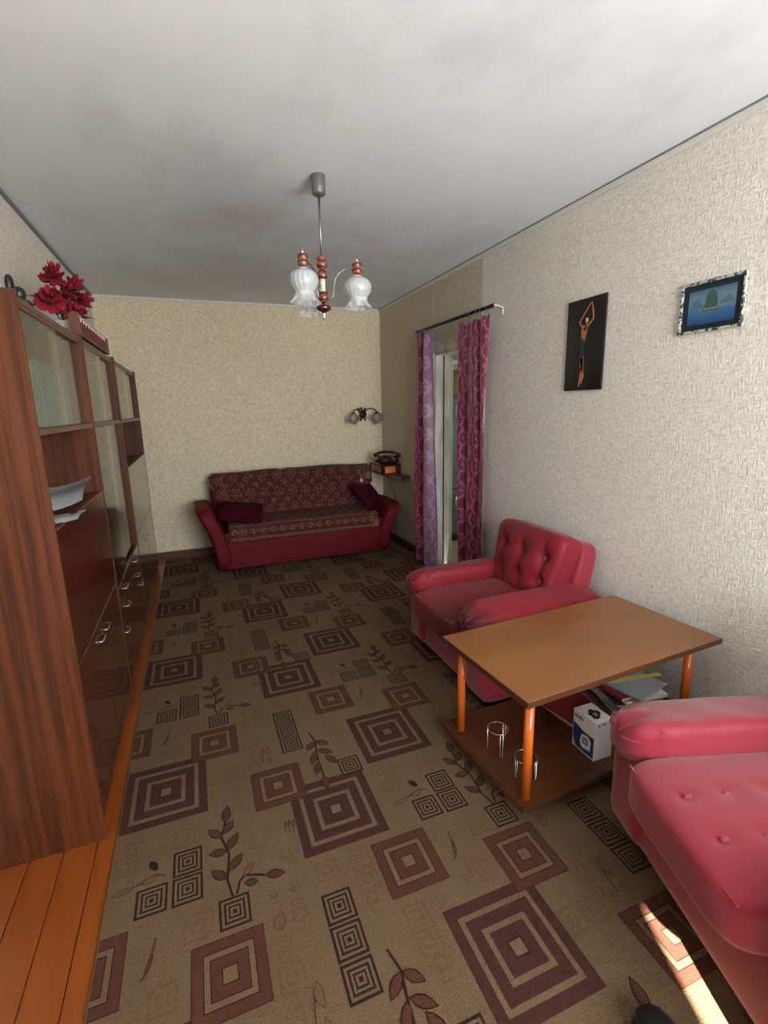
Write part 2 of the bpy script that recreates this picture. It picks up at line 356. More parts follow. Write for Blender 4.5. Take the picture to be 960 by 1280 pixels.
# right wall: doorway y 3.12..3.93, strips of wallpaper as hung
DY0, DY1, DZ = 3.20, 3.93, 1.90; WT = .12
wr = MB(); cuts = [YR-.1, .10, .63, 1.16, 1.69, 2.22, DY0]
for i in range(6): wr.box(XR, XR+WT, cuts[i], cuts[i+1], -.08, H, 0 if i < 5 else 0)
wr.box(XR, XR+WT, DY0, DY1, DZ, H, 1); wr.box(XR, XR+WT, DY1, YB+.1, -.08, H, 1)
wr = struct('wall_right', wr, [M['paper_right'], M['paper_strip']])
for yy, mm in ((2.22, 'paper_right'),):      # lapped wallpaper drop beyond the seam stands a hair proud
    B(XR-.0008, XR, 2.22, DY0-.06, .07, H-.03).build('wallpaper_drop', M['paper_right'], wr)
for yy in (3.16, 3.97):                        # peeling seams above the door
    B(XR-.0015, XR, yy-.003, yy+.003, 2.10, H-.03).build('wallpaper_seam', M['white_trim'], wr)
# rear wall with window
rw = MB(); rw.box(XL, WX0, YR-.25, YR, -.08, H).box(WX1, XR+.1, YR-.25, YR, -.08, H).box(WX0, WX1, YR-.25, YR, -.08, WZ0).box(WX0, WX1, YR-.25, YR, WZ1, H)
struct('wall_rear', rw, M['paper_left'])
wf = MB(); t = .05
wf.box(WX0, WX0+t, YR-.14, YR-.08, WZ0, WZ1).box(WX1-t, WX1, YR-.14, YR-.08, WZ0, WZ1).box(WX0, WX1, YR-.14, YR-.08, WZ0, WZ0+t).box(WX0, WX1, YR-.14, YR-.08, WZ1-t, WZ1)
wf.box(1.12, 1.19, YR-.14, YR-.08, WZ0, WZ1)
w1 = struct('window_1', wf, M['white_trim'])
for xa, xb in ((WX0+.05, 1.12), (1.19, WX1-.05)): B(xa, xb, YR-.112, YR-.108, WZ0+.05, WZ1-.05).build('pane', M['window_glass'], w1)
B(WX0-.05, WX1+.03, YR-.1, YR+.12, WZ0-.03, WZ0).build('window_sill', M['white_trim'], w1, .005)
sun_slab = MB(); sun_slab.box(XL-.5, XR+.6, -2.13, YR-.25, 2.62, 2.78)  # unseen slab added outside the window to cut down the sun patch
struct('sun_block_slab', sun_slab, M['kitchen_wall'])
# cornices and baseboards
def strip(name, a): o = MB(); [o.box(*q) for q in a]; return o
struct('trim_1', strip('', [(XL, XR, YB-.018, YB, H-.022, H)]), M['white_trim'])
struct('trim_2', strip('', [(XR-.016, XR, YR, YB-.018, H-.03, H-.006)]), M['white_trim'])
struct('trim_3', strip('', [(XR-.022, XR, YR, YB-.018, H-.006, H)]), M['dark_gap'])
struct('trim_4', strip('', [(XL, XL+.014, YR, YB-.018, H-.018, H)]), M['dark_gap'])
struct('baseboard_back', strip('', [(XL, XR, YB-.02, YB, 0, .065), (XL, XR, YB-.04, YB-.02, 0, .02)]), M['base_wood'], bevel=.003)
struct('baseboard_right', strip('', [(XR-.02, XR, YR, DY0-.08, 0, .065), (XR-.02, XR, DY1+.1, YB-.04, 0, .065)]), M['base_wood'], bevel=.003)
# doorway: casing, lining, open leaf
dc = MB(); cw = .10
dc.box(XR-.018, XR, DY1, DY1+cw, 0, DZ+cw-.04).box(XR-.018, XR, DY0-.07, DY0, 0, DZ+cw-.04).box(XR-.018, XR, DY0, DY1, DZ, DZ+cw-.04).box(XR-.03, XR-.001, DY0-cw-.01, DY1+cw+.01, DZ+cw-.04, DZ+cw-.02)
d1 = struct('door_1', dc, M['door_paint'], bevel=.004)
li = MB(); li.box(XR-.001, XR+WT+.02, DY1-.02, DY1, 0, DZ).box(XR-.001, XR+WT+.02, DY0, DY0+.02, 0, DZ).box(XR-.001, XR+WT+.02, DY0, DY1, DZ-.02, DZ)
li.build('door_lining', M['door_paint'], d1, .002)
B(XR+.072, XR+.084, DY1-.0215, DY1-.02, 0, DZ-.02).build('door_gap', M['dark_seam'], d1)
lf = MB(); lf.box(0, .62, -.02, .02, .01, DZ-.03); lf.box(.09, .53, -.026, .026, .2, .8).box(.09, .53, -.026, .026, .95, 1.7)
o = lf.build('door_leaf', M['door_paint'], d1, .004); place(o, (XR+WT+.05, DY1+.02, 0), radians(76))
h = MB().cyl((.57, -.03, 1), (.57, -.07, 1), .008).cyl((.57, -.07, 1), (.47, -.07, 1), .008); h.build('door_handle', M['metal_dull'], o)
# kitchen beyond
KX = 3.9; KY0, KY1 = 2.5, 5.37
struct('floor_2', B(XR+WT, KX, KY0, KY1, -.08, 0), M['kitchen_floor'])
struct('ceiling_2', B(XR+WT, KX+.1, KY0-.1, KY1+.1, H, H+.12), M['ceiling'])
struct('wall_kitchen_back', B(XR+WT, KX, KY1, KY1+.1, -.08, H), M['kitchen_wall'])
struct('wall_kitchen_front', B(XR+WT, KX, KY0-.1, KY0, -.08, H), M['kitchen_wall'])
kw = MB(); kw.box(KX, KX+.1, KY0-.1, 3.0, -.08, H).box(KX, KX+.1, 4.1, KY1+.1, -.08, H).box(KX, KX+.1, 3.0, 4.1, -.08, 1.2).box(KX, KX+.1, 3.0, 4.1, 1.5, H)  # unseen opening added here to let light into the kitchen
struct('wall_kitchen_right', kw, M['kitchen_wall'])
portal('kitchen_portal', (KX-.01, 3.55, 1.35), 1.1, .3, (-1, 0, 0))

# ------------------------------------------------------------------ rug
RX0, RX1, RY0, RY1 = -.385, 1.955, .22, 5.12
rg = B(RX0, RX1, RY0, RY1, 0, .0075)
def clip(poly):
    for ax, lim, sg in ((0, RX0+.004, 1), (0, RX1-.004, -1), (1, RY0+.004, 1), (1, RY1-.004, -1)):
        out = []
        for i, p in enumerate(poly):
            q = poly[(i+1) % len(poly)]; ip = (p[ax]-lim)*sg >= 0; iq = (q[ax]-lim)*sg >= 0
            if ip: out.append(p)
            if ip != iq: f_ = (lim-p[ax])/(q[ax]-p[ax]); out.append((p[0]+(q[0]-p[0])*f_, p[1]+(q[1]-p[1])*f_))
        poly = out
        if len(poly) < 3: return []
    return poly
EPS = [0]
def rpoly(pts, lvl, mi):
    pts = clip(pts)
    if len(pts) >= 3: rg.add([(x, y, .0077+lvl*.0001+EPS[0]*8e-6) for x, y in pts], [tuple(range(len(pts)))], mi)
def nest(cx, cy, hx, hy, fr_, mis, l0=0):
    for k_, (f_, mi) in enumerate(zip(fr_, mis)):
        rpoly([(cx-hx*f_, cy-hy*f_), (cx+hx*f_, cy-hy*f_), (cx+hx*f_, cy+hy*f_), (cx-hx*f_, cy+hy*f_)], l0+k_, mi)
# 0 khaki 1 burgundy 2 russet 3 near-black 4 faint
def big(cx, cy): nest(cx, cy, .150, .160, (1, .79, .69, .47, .37, .15, .12), (1, 0, 1, 0, 1, 3, 0), 0)
def med(cx, cy): nest(cx, cy, .097, .101, (1, .98, .70, .67, .52, .49, .22, .19), (3, 2, 3, 0, 3, 2, 3, 0), 8)
def tl(cx, cy, mi=3): EPS[0] = (EPS[0]+1) % 11; nest(cx, cy, .0445, .048, (1, .84, .68, .54, .40, .28, .14), (mi, 0, mi, 0, mi, 0, mi), 8)
def sm(cx, cy, r=.017, mi=4): EPS[0] = (EPS[0]+1) % 11; nest(cx, cy, r, r*1.05, (1, .62), (mi, 0), 6)
def sm2(cx, cy, r=.035, mi=4): EPS[0] = (EPS[0]+1) % 11; nest(cx, cy, r, r*1.05, (1, .78, .5, .25), (mi, 0, mi, 0), 6)
def leaf(ax, ay, bx, by, wd=.017, mi=2):
    EPS[0] = (EPS[0]+1) % 11; lo = 3 if wd > .0125 else 2; mi = 4 if lo == 2 else mi
    d = Vector((bx-ax, by-ay)); L = d.length; d.normalize(); nrm = Vector((-d.y, d.x)); 
    def shp(k_, ww): return [(ax+d.x*L*t_+nrm.x*ww*s_, ay+d.y*L*t_+nrm.y*ww*s_) for t_, s_ in ((k_, 0), (.25, .8), (.5, 1), (.75, .7), (1-k_, 0), (.75, -.7), (.5, -1), (.25, -.8))]
    rpoly(shp(0, wd), 16, lo); rpoly(shp(.07, wd*.74), 17, mi); 
def stem(pts, wd=.0035, mi=3):
    for (ax, ay), (bx, by) in zip(pts, pts[1:]):
        d = Vector((bx-ax, by-ay)); 
        if d.length < 1e-5: continue
        d.normalize(); EPS[0] = (EPS[0]+1) % 11; nx, ny = -d.y*wd, d.x*wd
        rpoly([(ax-nx, ay-ny), (bx-nx, by-ny), (bx+nx, by+ny), (ax+nx, ay+ny)], 15, mi)
def tile(ox, oy):
    P = lambda x, y: (ox+x, oy+y)
    big(*P(0, -.010)); med(*P(.189, .217))
    big(*P(-.334, .633)); med(*P(-.514, .830)); tl(*P(-.220, .830))
    med(*P(-.172, .338))
    tl(*P(.082, .610)); tl(*P(.082, .509)); tl(*P(-.020, .511)); tl(*P(.213, .383))
    for q in (.282, .180, .077): tl(*P(.503, q))
    # plant one
    stem([P(.211, .431), P(.199, .491), P(.210, .588), P(.189, .663), P(.205, .72), P(.215, .78)])
    for a in ((.199, .495, .152, .545), (.203, .52, .254, .575), (.207, .60, .146, .608), (.205, .60, .245, .665), (.190, .66, .148, .715), (.195, .675, .235, .725), (.205, .72, .218, .802)): leaf(*P(a[0], a[1]), *P(a[2], a[3]))
    stem([P(.223, .435), P(.235, .475), P(.252, .489), P(.283, .478), P(.311, .465)])
    leaf(*P(.311, .465), *P(.374, .450)); leaf(*P(.250, .485), *P(.282, .53), .012); leaf(*P(.246, .463), *P(.291, .450), .014)
    # plant two hangs over the second square
    stem([P(-.335, 1.094), P(-.319, 1.032), P(-.329, .968), P(-.335, .90), P(-.335, .80), P(-.336, .75)])
    for a in ((-.319, 1.032, -.370, .978), (-.317, 1.03, -.268, .985), (-.329, .968, -.367, .886), (-.325, .97, -.262, .926), (-.300, .93, -.262, .853), (-.335, .90, -.362, .825), (-.335, .81, -.338, .735)): leaf(*P(a[0], a[1]), *P(a[2], a[3]))
    # twig by the three squares
    stem([P(-.127, .569), P(-.060, .582), P(-.015, .600), P(.014, .586)], .0025, 2)
    leaf(*P(-.033, .656), *P(-.010, .612), .013, 3); leaf(*P(-.055, .578), *P(.0, .592), .011); leaf(*P(-.135, .566), *P(-.075, .577), .011)
    # faint little squares
    for a in ((-.126, .766), (-.091, .766), (-.056, .763), (-.093, .722), (.074, .773), (-.020, .213), (.322, .145), (.329, .202), (.335, .243), (.388, .337), (.385, .301), (.416, .524), (.384, .516), (.602, .272), (.602, .237), (-.211, .037), (-.213, .004), (.397, .307), (.339, .242), (.254, -.109), (.254, -.169), (.292, -.210), (.252, -.213)): sm(*P(*a))
    for a in ((-.107, .664), (.072, .711), (.108, .373), (.025, .221), (.339, .147), (.339, .045), (.499, .408), (.609, .408), (.609, .333), (-.219, .171), (-.219, .093), (.119, .382), (.188, -.009), (.263, -.007)): sm2(*P(*a))
    leaf(*P(.395, .055), *P(.395, .118), .012); leaf(*P(.323, .275), *P(.325, .325), .012); leaf(*P(.335, .275), *P(.338, .335), .012); leaf(*P(.327, .375), *P(.327, .402), .010)
    leaf(*P(.373, .385), *P(.41, .385), .008); stem([P(-.005, .345), P(-.010, .315), P(-.03, .285)], .003, 2); stem([P(.0, .389), P(-.005, .36), P(-.022, .303)], .0025, 2)
    leaf(*P(.385, .105), *P(.402, .05), .012); leaf(*P(.340, .0), *P(.372, .008), .009); leaf(*P(.400, -.01), *P(.398, .035), .009)
    stem([P(.385, .1), P(.375, .05), P(.372, .008)], .002, 2)
    for q in range(4): stem([P(.40+q*.014, .60-q*.006), P(.405+q*.014, .645), P(.415+q*.012, .62)], .0018, 2)
for ix in range(-2, 3):
    for iy in range(-2, 6): tile(.69+ix*.925, .865+iy*.975)
rug = rg.build('patterned_rug', [M['rug'], M['rug_dark'], M['rug_mid'], M['rug_line'], M['rug_faint']])
tag(rug, 'khaki rug with nested burgundy squares and leaf sprigs covering most of the floor', 'rug')

# ------------------------------------------------------------------ wall unit (three cabinets)
CX0, CX1 = XL+.004, -.419; T_ = .016; CH = 1.79
D1, D2, D3, D0 = 2.55, 3.50, 4.70, 1.68
def handle(y, z, parent, x=CX1, wd=.075):
    m_ = MB().tube([(x+.001, y-wd/2, z), (x+.013, y-wd/2+.004, z), (x+.013, y+wd/2-.004, z), (x+.001, y+wd/2, z)], .0026, 6)
    m_.box(x-.0005, x+.003, y-wd/2-.005, y-wd/2+.005, z-.004, z+.004).box(x-.0005, x+.003, y+wd/2-.005, y+wd/2+.005, z-.004, z+.004)
    return m_.build('handle', M['chrome'], parent)
def cab(y0, y1, kind, label):
    r = thing('wall_cabinet', label, 'cabinet', (0, y0, 0), 0, None); L = y1-y0; a = .004
    for q in (0, 1):
        ya, yb = (a, T_) if q == 0 else (L-T_, L-a)
        B(CX0, CX1+.001, ya, yb, .0, CH).build('side_panel', [M['cab_side']], r, .0015, 1)
    B(CX0, CX1-.006, T_, L-T_, CH-.03, CH-.012).build('top_panel', M['cab_edge'], r, .001, 1)
    B(CX0, CX0+.008, T_, L-T_, .06, CH-.03).build('back_panel', M['cab_in'], r)
    B(CX0, CX1-.04, T_, L-T_, 0, .06).build('plinth', M['cab_in'], r)
    B(CX0+.008, CX1-.02, T_, L-T_, .06, .076).build('bottom_shelf', M['cab_in'], r)
    B(CX0+.008, CX1-.002, T_, L-T_, 1.392, 1.41).build('glass_shelf_board', M['cab_edge'], r, .001, 1)
    # sliding panes of the upper showcase
    ym = L/2
    for (ya, yb, xx) in ((T_+.002, ym+.03, CX1-.014), (ym-.03, L-T_-.002, CX1-.024)):
        g = B(xx-.002, xx+.002, ya, yb, 1.414, CH-.032).build('glass_pane', M['glass'], r)
    B(CX1-.030, CX1-.008, T_, L-T_, CH-.040, CH-.030).build('pane_track', M['cab_edge'], r); B(CX1-.030, CX1-.008, T_, L-T_, 1.41, 1.4135).build('pane_track', M['black'], r)
    if kind in 'ac':
        B(CX0+.008, CX1-.022, T_, L-T_, 1.082, 1.098).build('niche_board', M['cab_in'], r)
        f = B(CX1-.020, CX1, T_+.002, L-T_-.002, .66, 1.106).build('flap', M['lacquer'], r, .0015, 1)
        ym = L/2
        for ya, yb, hy in ((T_+.002, ym-.0015, ym-.058), (ym+.0015, L-T_-.002, ym+.058)):
            d = B(CX1-.020, CX1, ya, yb, .075, .655).build('door', M['lacquer'], r, .0015, 1); handle(hy, .587 if kind == 'a' else .50, d)
    else:
        for (ya, yb, xx) in ((T_+.002, ym+.02, CX1-.012), (ym-.02, L-T_-.002, CX1-.022)):
            B(xx-.002, xx+.002, ya, yb, .63, 1.388).build('glass_pane', M['glass'], r)
        B(CX0+.008, CX1-.03, T_, L-T_, .612, .63).build('showcase_board', M['cab_edge'], r)
        B(CX0+.01, CX1-.05, T_, L-T_, .995, 1.0).build('glass_shelf', M['glass'], r)
        for za, zb, hz, off in ((.515, .608, .555, .25), (.418, .511, .457, .25), (.075, .414, .36, .37)):
            d = B(CX1-.020, CX1, T_+.002, L-T_-.002, za, zb).build('drawer', M['lacquer'], r, .0015, 1)
            handle(L/2-off, hz, d); handle(L/2+off, hz, d)
    return r
cab(D0, D1, 'a', 'brown wall cabinet nearest the camera with an open niche holding papers')
cab(D1, D2, 'b', 'middle wall cabinet with a tall glass showcase above drawers')
cab(D2, D3, 'c', 'farthest wall cabinet, beside the back wall, with an empty dark niche')

ORD = ['first', 'second', 'third', 'fourth', 'fifth', 'sixth', 'seventh', 'eighth', 'ninth', 'tenth', 'eleventh', 'twelfth']
def book(y, x0, x1, z0, h, th, mat, label, group, tilt=0):
    r = thing('book', label, 'book', (x0, y, z0), 0, group); Lx = x1-x0
    b = MB().box(0, Lx, 0, .003, 0, h).box(0, Lx, th-.003, th, 0, h).box(Lx-.003, Lx, 0, th, 0, h).build('cover', mat, r, .001, 1)
    B(.005, Lx-.003, .003, th-.003, .004, h-.004).build('pages', M['pages'], r); r.rotation_euler = (tilt, 0, 0)
    return r
book(1.80, -.64, -.455, 1.411, .235, .035, M['cream_cover'], 'cream book leaning at the near end behind the cabinet glass', None, -.05)
y = 1.86
for i in range(12):
    mt = Mat('book_cover', sr(*random.choice([(84, 116, 112), (96, 124, 118), (72, 98, 108), (104, 128, 116)])), .6)
    book(y, -.65, -.458, 1.411, .205+.006*(i % 3), .036, mt, 'grey-green book behind the near cabinet glass, '+ORD[i]+' of its row from the near end', 'grey-green books behind the glass'); y += .041
# papers in the niche
def sheet(name, label, cat, c, sx, sy, T, mat, thick=.0015, curl=.02):
    m_ = MB()
    fn = lambda u, v: T @ Vector(((u-.5)*sx, (v-.5)*sy, curl*((u-.5)**2*4)+curl*.4*sin(v*5)))
    m_.grid(fn, 8, 8); m_.grid(lambda u, v: fn(u, v)-Vector((0, 0, thick)), 8, 8)
    o_ = m_.build(name, mat, None); o_.location = c; return tag(o_, label, cat)
sheet('plastic_sleeve', 'grey clear plastic sleeve sticking up in the cabinet niche', 'sleeve', (-.50, 1.98, 1.168), .26, .2, Matrix.Rotation(radians(20), 3, 'X') @ Matrix.Rotation(radians(-4), 3, 'Y'), M['clear_bag'], curl=.03)
sheet('paper_sheet', 'crumpled white paper lying under the plastic sleeve in the niche', 'paper', (-.50, 1.92, 1.103), .22, .2, Matrix.Rotation(radians(3), 3, 'Z'), M['white'], curl=.012)
tag(B(-.56, -.46, 1.72, 1.80, 1.0995, 1.1495).build('medicine_box', M['white'], None, .002), 'small white carton at the near end of the cabinet niche', 'box')
# things in the middle showcase
def plate(x, y, z, r, lab, grp):
    o_ = MB().lathe([(.001, .004), (r*.55, .003), (r*.6, .006), (r, .02), (r*1.0, .024), (r*.6, .010), (.001, .008)], 24, caps=False).build('plate', M['ceramic']); o_.location = (x, y, z); return tag(o_, lab, 'plate', grp)
for i in range(5): plate(-.55, 2.85, 1.001+i*.008, .085, 'white plate, '+ORD[i]+' from the bottom of the stack on the showcase glass shelf', 'plates on the showcase shelf')
o = MB().lathe([(.04, 0), (.045, .05), (.045, .09), (.042, .10), (0.0, .10)], 20).build('yellow_tin', M['yellow']); o.location = (-.52, 2.72, .6305); tag(o, 'small yellow tin near the edge of the middle showcase', 'tin')
def bowl(x, y, z, r, h, name, lab):
    o_ = MB().lathe([(.001, 0), (r*.4, 0), (r*.75, h*.4), (r, h), (r*.97, h), (r*.7, h*.42), (r*.35, .006), (.001, .006)], 24, wav=lambda j, a: .03*cos(a*12)*(j in (3, 4)), caps=False).build(name, M['clear']); o_.location = (x, y, z); return tag(o_, lab, 'bowl')
bowl(-.55, 3.02, .6305, .10, .09, 'glass_bowl', 'wide clear glass bowl at the bottom of the middle showcase')
for i in range(4):
    o = MB().lathe([(.028, 0), (.026, .004), (.005, .008), (.004, .06), (.022, .085), (.03, .13), (.028, .13), (.02, .087), (.001, .07)], 18, caps=False).build('wine_glass', M['clear']); o.location = (-.57+.07*(i % 2), 3.18+.09*(i//2), 1.001); tag(o, 'stemmed clear glass on the showcase shelf, '+['front near', 'back near', 'front far', 'back far'][[1, 0, 3, 2][i]]+' one of four', 'glass', 'stemmed glasses in the showcase')

# ------------------------------------------------------------------ on top of the wall unit
ZT = CH-.012
# gallery: dark-rimmed glazed tray of red goblets
r = thing('goblet_display', 'long low red display with dark rim and pale spikes on the wall unit', 'decoration', (0, 2.575, CH))
GL = .80
rm = MB().box(-.456, -.426, 0, GL, .088, .094).box(-.452, -.430, 0, GL, .094, .099); rm.build('rim', M['turned_dark'], r, .001, 1)
B(-.462, -.42, 0, GL, -.0, .006).build('base', M['cab_edge'], r)
for q in (0, GL-.008): B(-.462, -.42, q, q+.008, .006, .088).build('end_post', M['cab_edge'], r)
B(-.450, -.432, .010, GL-.010, .006, .060).build('red_panel', Mat('red_cloth', sr(92, 18, 28), .6), r)
cone = MB().lathe([(.013, 0), (.010, .012), (.003, .030), (.0, .034)], 8, caps=False).mesh('spike', M['cream'])
conr = MB().lathe([(.012, 0), (.011, .02), (.004, .034), (.0, .036)], 8, caps=False).mesh('red_spike', M['dark_red'])
for i in range(26):
    q = bpy.data.objects.new('spike' if i % 2 else 'red_spike', cone if i % 2 else conr); C.objects.link(q); q.parent = r; q.location = (-.441, .025+i*.030, .054+.002*(i % 3)); q.rotation_euler = (0, 0, 0)
    if i % 2: q.location.z = .086; q.rotation_euler = (pi, 0, 0)
# vase
vx, vy = -.525, 2.80
v_ = MB().lathe([(.001, 0), (.04, 0), (.052, .02), (.055, .07), (.05, .10), (.046, .10), (.05, .07), (.001, .02)], 24, caps=False)
vs = thing('flower_vase', 'white ceramic vase with a red flower motif on top of the wall unit', 'vase', (vx, vy, ZT)); v_.build('vase_body', M['ceramic'], vs)
mo = MB()
for k_ in range(5):
    a = k_*2*pi/5; mo.soft((.056*cos(-1.3)+.0, .056*sin(-1.3), .055), (.006, .016, .022), 2.2, 4, T=Matrix.Rotation(-1.3, 3, 'Z') @ Matrix.Rotation(a, 3, 'X') @ Matrix.Translation((0, 0, .014)).to_3x3())
mo.build('flower_motif', M['red'], vs)
# silk flowers
bq = thing('silk_flower_bunch', 'bunch of dark red artificial flowers standing in the white vase', 'flowers', (vx, vy, ZT+.04))
FLW = ((-0.006, -0.05, 0.23, 0.5, 0.3, 0.056), (0.041, 0.05, 0.214, -0.2, 0.6, 0.052), (-0.026, -0.08, 0.128, 0.9, 0.3, 0.062), (0.055, 0.1, 0.16, -0.4, 0.9, 0.056), (0.013, 0.0, 0.167, 0.3, 0.8, 0.05), (0.049, 0.0, 0.098, 1.2, 0.5, 0.045))
def bloom(c, R, tilt, seed):
    rr = random.Random(seed); m_ = MB()
    for layer, (n_, rad, lift) in enumerate(((7, R, .0), (6, R*.72, .016), (5, R*.45, .03))):
        for k_ in range(n_):
            a = 2*pi*k_/n_+layer*.4+rr.uniform(-.15, .15); wd = rad*.62
            def fn(u, v, a=a, rad=rad, wd=wd, lift=lift, ly=layer):
                t_ = v; s_ = (u-.5)*2; w_ = wd*1.35*sin(pi*min(1, .10+t_*.74))**.6
                loc = Vector((t_*rad, s_*w_*.55, lift*(1+t_)+t_*t_*rad*.25*(ly+.4)-abs(s_)*.25*w_*t_+.008*sin(s_*6+t_*7+ly)))
                return c+tilt @ (Matrix.Rotation(a, 3, 'Z') @ loc)
            m_.grid(fn, 5, 5)
    return m_
for k_, (dx, dy, dz, rx, ry, R) in enumerate(FLW):
    c = Vector((dx, dy, dz)); t_ = Matrix.Rotation(rx, 3, 'X') @ Matrix.Rotation(ry, 3, 'Y')
    b = bloom(c, R, t_, k_).build('bloom', M['magenta_petal'], bq)
    MB().tube([(0, 0, 0), Vector((dx*.2, dy*.2, dz*.5)), c-Vector((0, 0, .01))], .003, 6).build('stem', M['green'], bq)
for k_ in range(7):
    a = k_*.95; p = Vector((.05*cos(a), .06*sin(a), .08+.018*k_))
    lm = MB(); lm.grid(lambda u, v, a=a, p=p: p+Matrix.Rotation(a, 3, 'Z') @ Vector((v*.09, (u-.5)*.045*sin(pi*(.08+.9*v)), -.25*v*v*.09+.02*v)), 4, 6); lm.build('leaf', M['green'], bq)
# dark figurine
fg = MB().soft((0, 0, .035), (.07, .15, .07), 2.3, 10); fg.soft((0, .03, .085), (.05, .06, .06), 2.2, 8).soft((0, -.075, .10), (.03, .05, .075), 2.2, 8).soft((.01, .06, .045), (.06, .06, .05), 2.2, 8)
o = fg.build('figurine', M['black']); o.location = (-.50, 2.03, ZT); o.scale = (.8, .8, .8); tag(o, 'black lumpy figurine on the near end of the wall unit', 'figurine')

# ------------------------------------------------------------------ armchair
def make_chair(label, worn):
    r = thing('armchair', label, 'armchair'); L0, LW = M['leather'], M['leather_worn'] if worn else M['leather']
    BX, BY = (-.26, -.155, -.05, .055), (-.07, .06)
    # local: x depth (0 front .. .86 back), y width (+ far side), z up
    bs = MB().soft((.46, 0, .19), (.80, .80, .33), 14, 12); bs.build('base', L0, r)
    def seatf(p, q):
        if q.z > 0:
            for bx in BX if not worn else ():
                for by in BY:
                    d = sqrt((p.x-bx)**2+(p.y-by)**2); p.z -= .009*math.exp(-(d/.022)**2)
            p.z += .018*(1-q.x*q.x)*(1-q.y*q.y)
        return p
    st = MB().soft((.30, 0, .345), (.70, .47, .15), 7, 36, seatf).build('seat_cushion', LW, r)
    pts = [(-.030-.008*cos(y_*7), y_, .402) for y_ in [-.205+.41*i/14 for i in range(15)]]
    MB().tube(pts, .0035, 6).build('piping', L0, st)
    if not worn:
        for bx in BX:
            for by in BY: MB().soft((.30+bx, by, .425), (.024, .013, .012), 2, 6).build('button', L0, st)
    for s_ in (-1, 1):
        def armf(p, q, s_=s_):
            p.y += s_*.018*(1-abs(q.z))*0; p.z += -.018*q.y*s_*1.2
            if q.x < -.8:
                p.z += .006*sin(q.y*9); p.x += .012*(abs(q.y))
            p.z += .0015*sin(p.x*31+q.y*4)+.001*sin(p.x*73)
            return p
        ar = MB().soft((.385, s_*.318, .415), (.80, .215, .175), 4.2, 22, armf).build('armrest', LW, r)
        MB().soft((.40, s_*.330, .24), (.74, .17, .40), 10, 12).build('arm_panel', L0, r)
        gm = MB()
        for k_ in range(4):
            a = .35+k_*.8; gm.tube([(-.010, s_*.318+.012*cos(a), .425+.012*sin(a)), (-.013, s_*.318+.045*cos(a), .425+.034*sin(a)), (.016, s_*.318+.085*cos(a), .425+.062*sin(a))], [.001, .0045, .001], 6)
        gm.build('pleats', M['leather_dark'] if False else L0, ar)
    # back: frame against the wall plus a loose tufted cushion
    T1 = Matrix.Rotation(radians(13), 3, 'Y')
    MB().soft((.715, 0, .44), (.13, .56, .58), 8, 12, T=T1).build('back_frame', L0, r)
    def backf(p, q):
        f_ = (q.x < 0)
        if f_:
            for bz in (-.075, .055):
                for by in (-.18, -.02, .15):
                    d = sqrt((p.z-bz)**2+(p.y-by)**2); p.x += .035*math.exp(-(d/.04)**2)
            p.x -= .040*(1-q.y*q.y)*(1-q.z*q.z)
            for by in (-.18, -.02, .15): p.x += .014*(1-abs(q.z)**3)*math.exp(-((p.y-by-.03*q.z)/.016)**2)
        p.y *= 1+.10*q.z
        return p
    bc = MB().soft((.605, 0, .575), (.15, .54, .40), 6, 40, backf, T1).build('back_cushion', LW, r)
    for bz in (-.075, .055):
        for by in (-.18, -.02, .15): MB().soft(Vector((.605, 0, .575))+T1 @ Vector((-.066, by, bz)), (.014, .022, .022), 2, 6).build('button', L0, bc)
    for sx in (.10, .78):
        for sy in (-.34, .34): MB().cyl((sx, sy, 0), (sx, sy, .035), .02, n=12).build('foot', M['rubber'], r)
    return r
def copy_tree(o, parent=None):
    c = o.copy(); C.objects.link(c)
    if parent: c.parent = parent
    for ch in [q for q in bpy.data.objects if q.parent == o]: copy_tree(ch, c)
    return c
ch1 = make_chair('worn dark red armchair against the wall behind the coffee table', True); place(ch1, (1.115, 2.178, .0096))
ch2 = make_chair('pinkish red armchair in the right foreground, turned slightly, cut by the frame', False)
place(ch2, (1.062, .695, .0096), radians(-18))
ch1['group'] = ch2['group'] = 'red armchairs'

# ------------------------------------------------------------------ coffee table
TB = thing('coffee_table', 'brown coffee table with orange legs and a low shelf between the armchairs', 'table', (1.407, 1.448, .0096), radians(3.4)); zt = .505-.0096
tw, td = 1.0, .53
B(-tw/2, tw/2, -td/2, td/2, zt-.022, zt).build('tabletop', [M['table']], TB, .002, 1)
ed = MB().box(-tw/2-.001, tw/2+.001, -td/2-.001, -td/2, zt-.0225, zt-.0006).box(-tw/2-.001, -tw/2, -td/2, td/2, zt-.0225, zt-.0006); ed.build('edge_band', M['table_edge'], TB)
B(-tw/2, tw/2, -td/2, td/2, .072, .09).build('shelf', [M['shelf_wood']], TB, .002, 1)
ed = MB().box(-tw/2-.001, tw/2+.001, -td/2-.001, -td/2, .072, .09).box(-tw/2-.001, -tw/2, -td/2, td/2, .072, .09); ed.build('edge_band', M['table_edge'], TB)
lm = MB().lathe([(.0165, .0), (.0165, zt-.022-.09)], 20).mesh('leg', M['leg'])
for sx, sy in ((-.455, -.225), (-.455, .185), (.395, -.205), (.395, .205)):
    o = bpy.data.objects.new('leg', lm); C.objects.link(o); o.parent = TB; o.location = (sx, sy, .09)
for sx in (-.28, .34):
    for sy in (-.14, .14): MB().cyl((sx, sy, 0), (sx, sy, .072), .018, .022, n=14).build('foot', M['black'], TB)
ZS = .1001
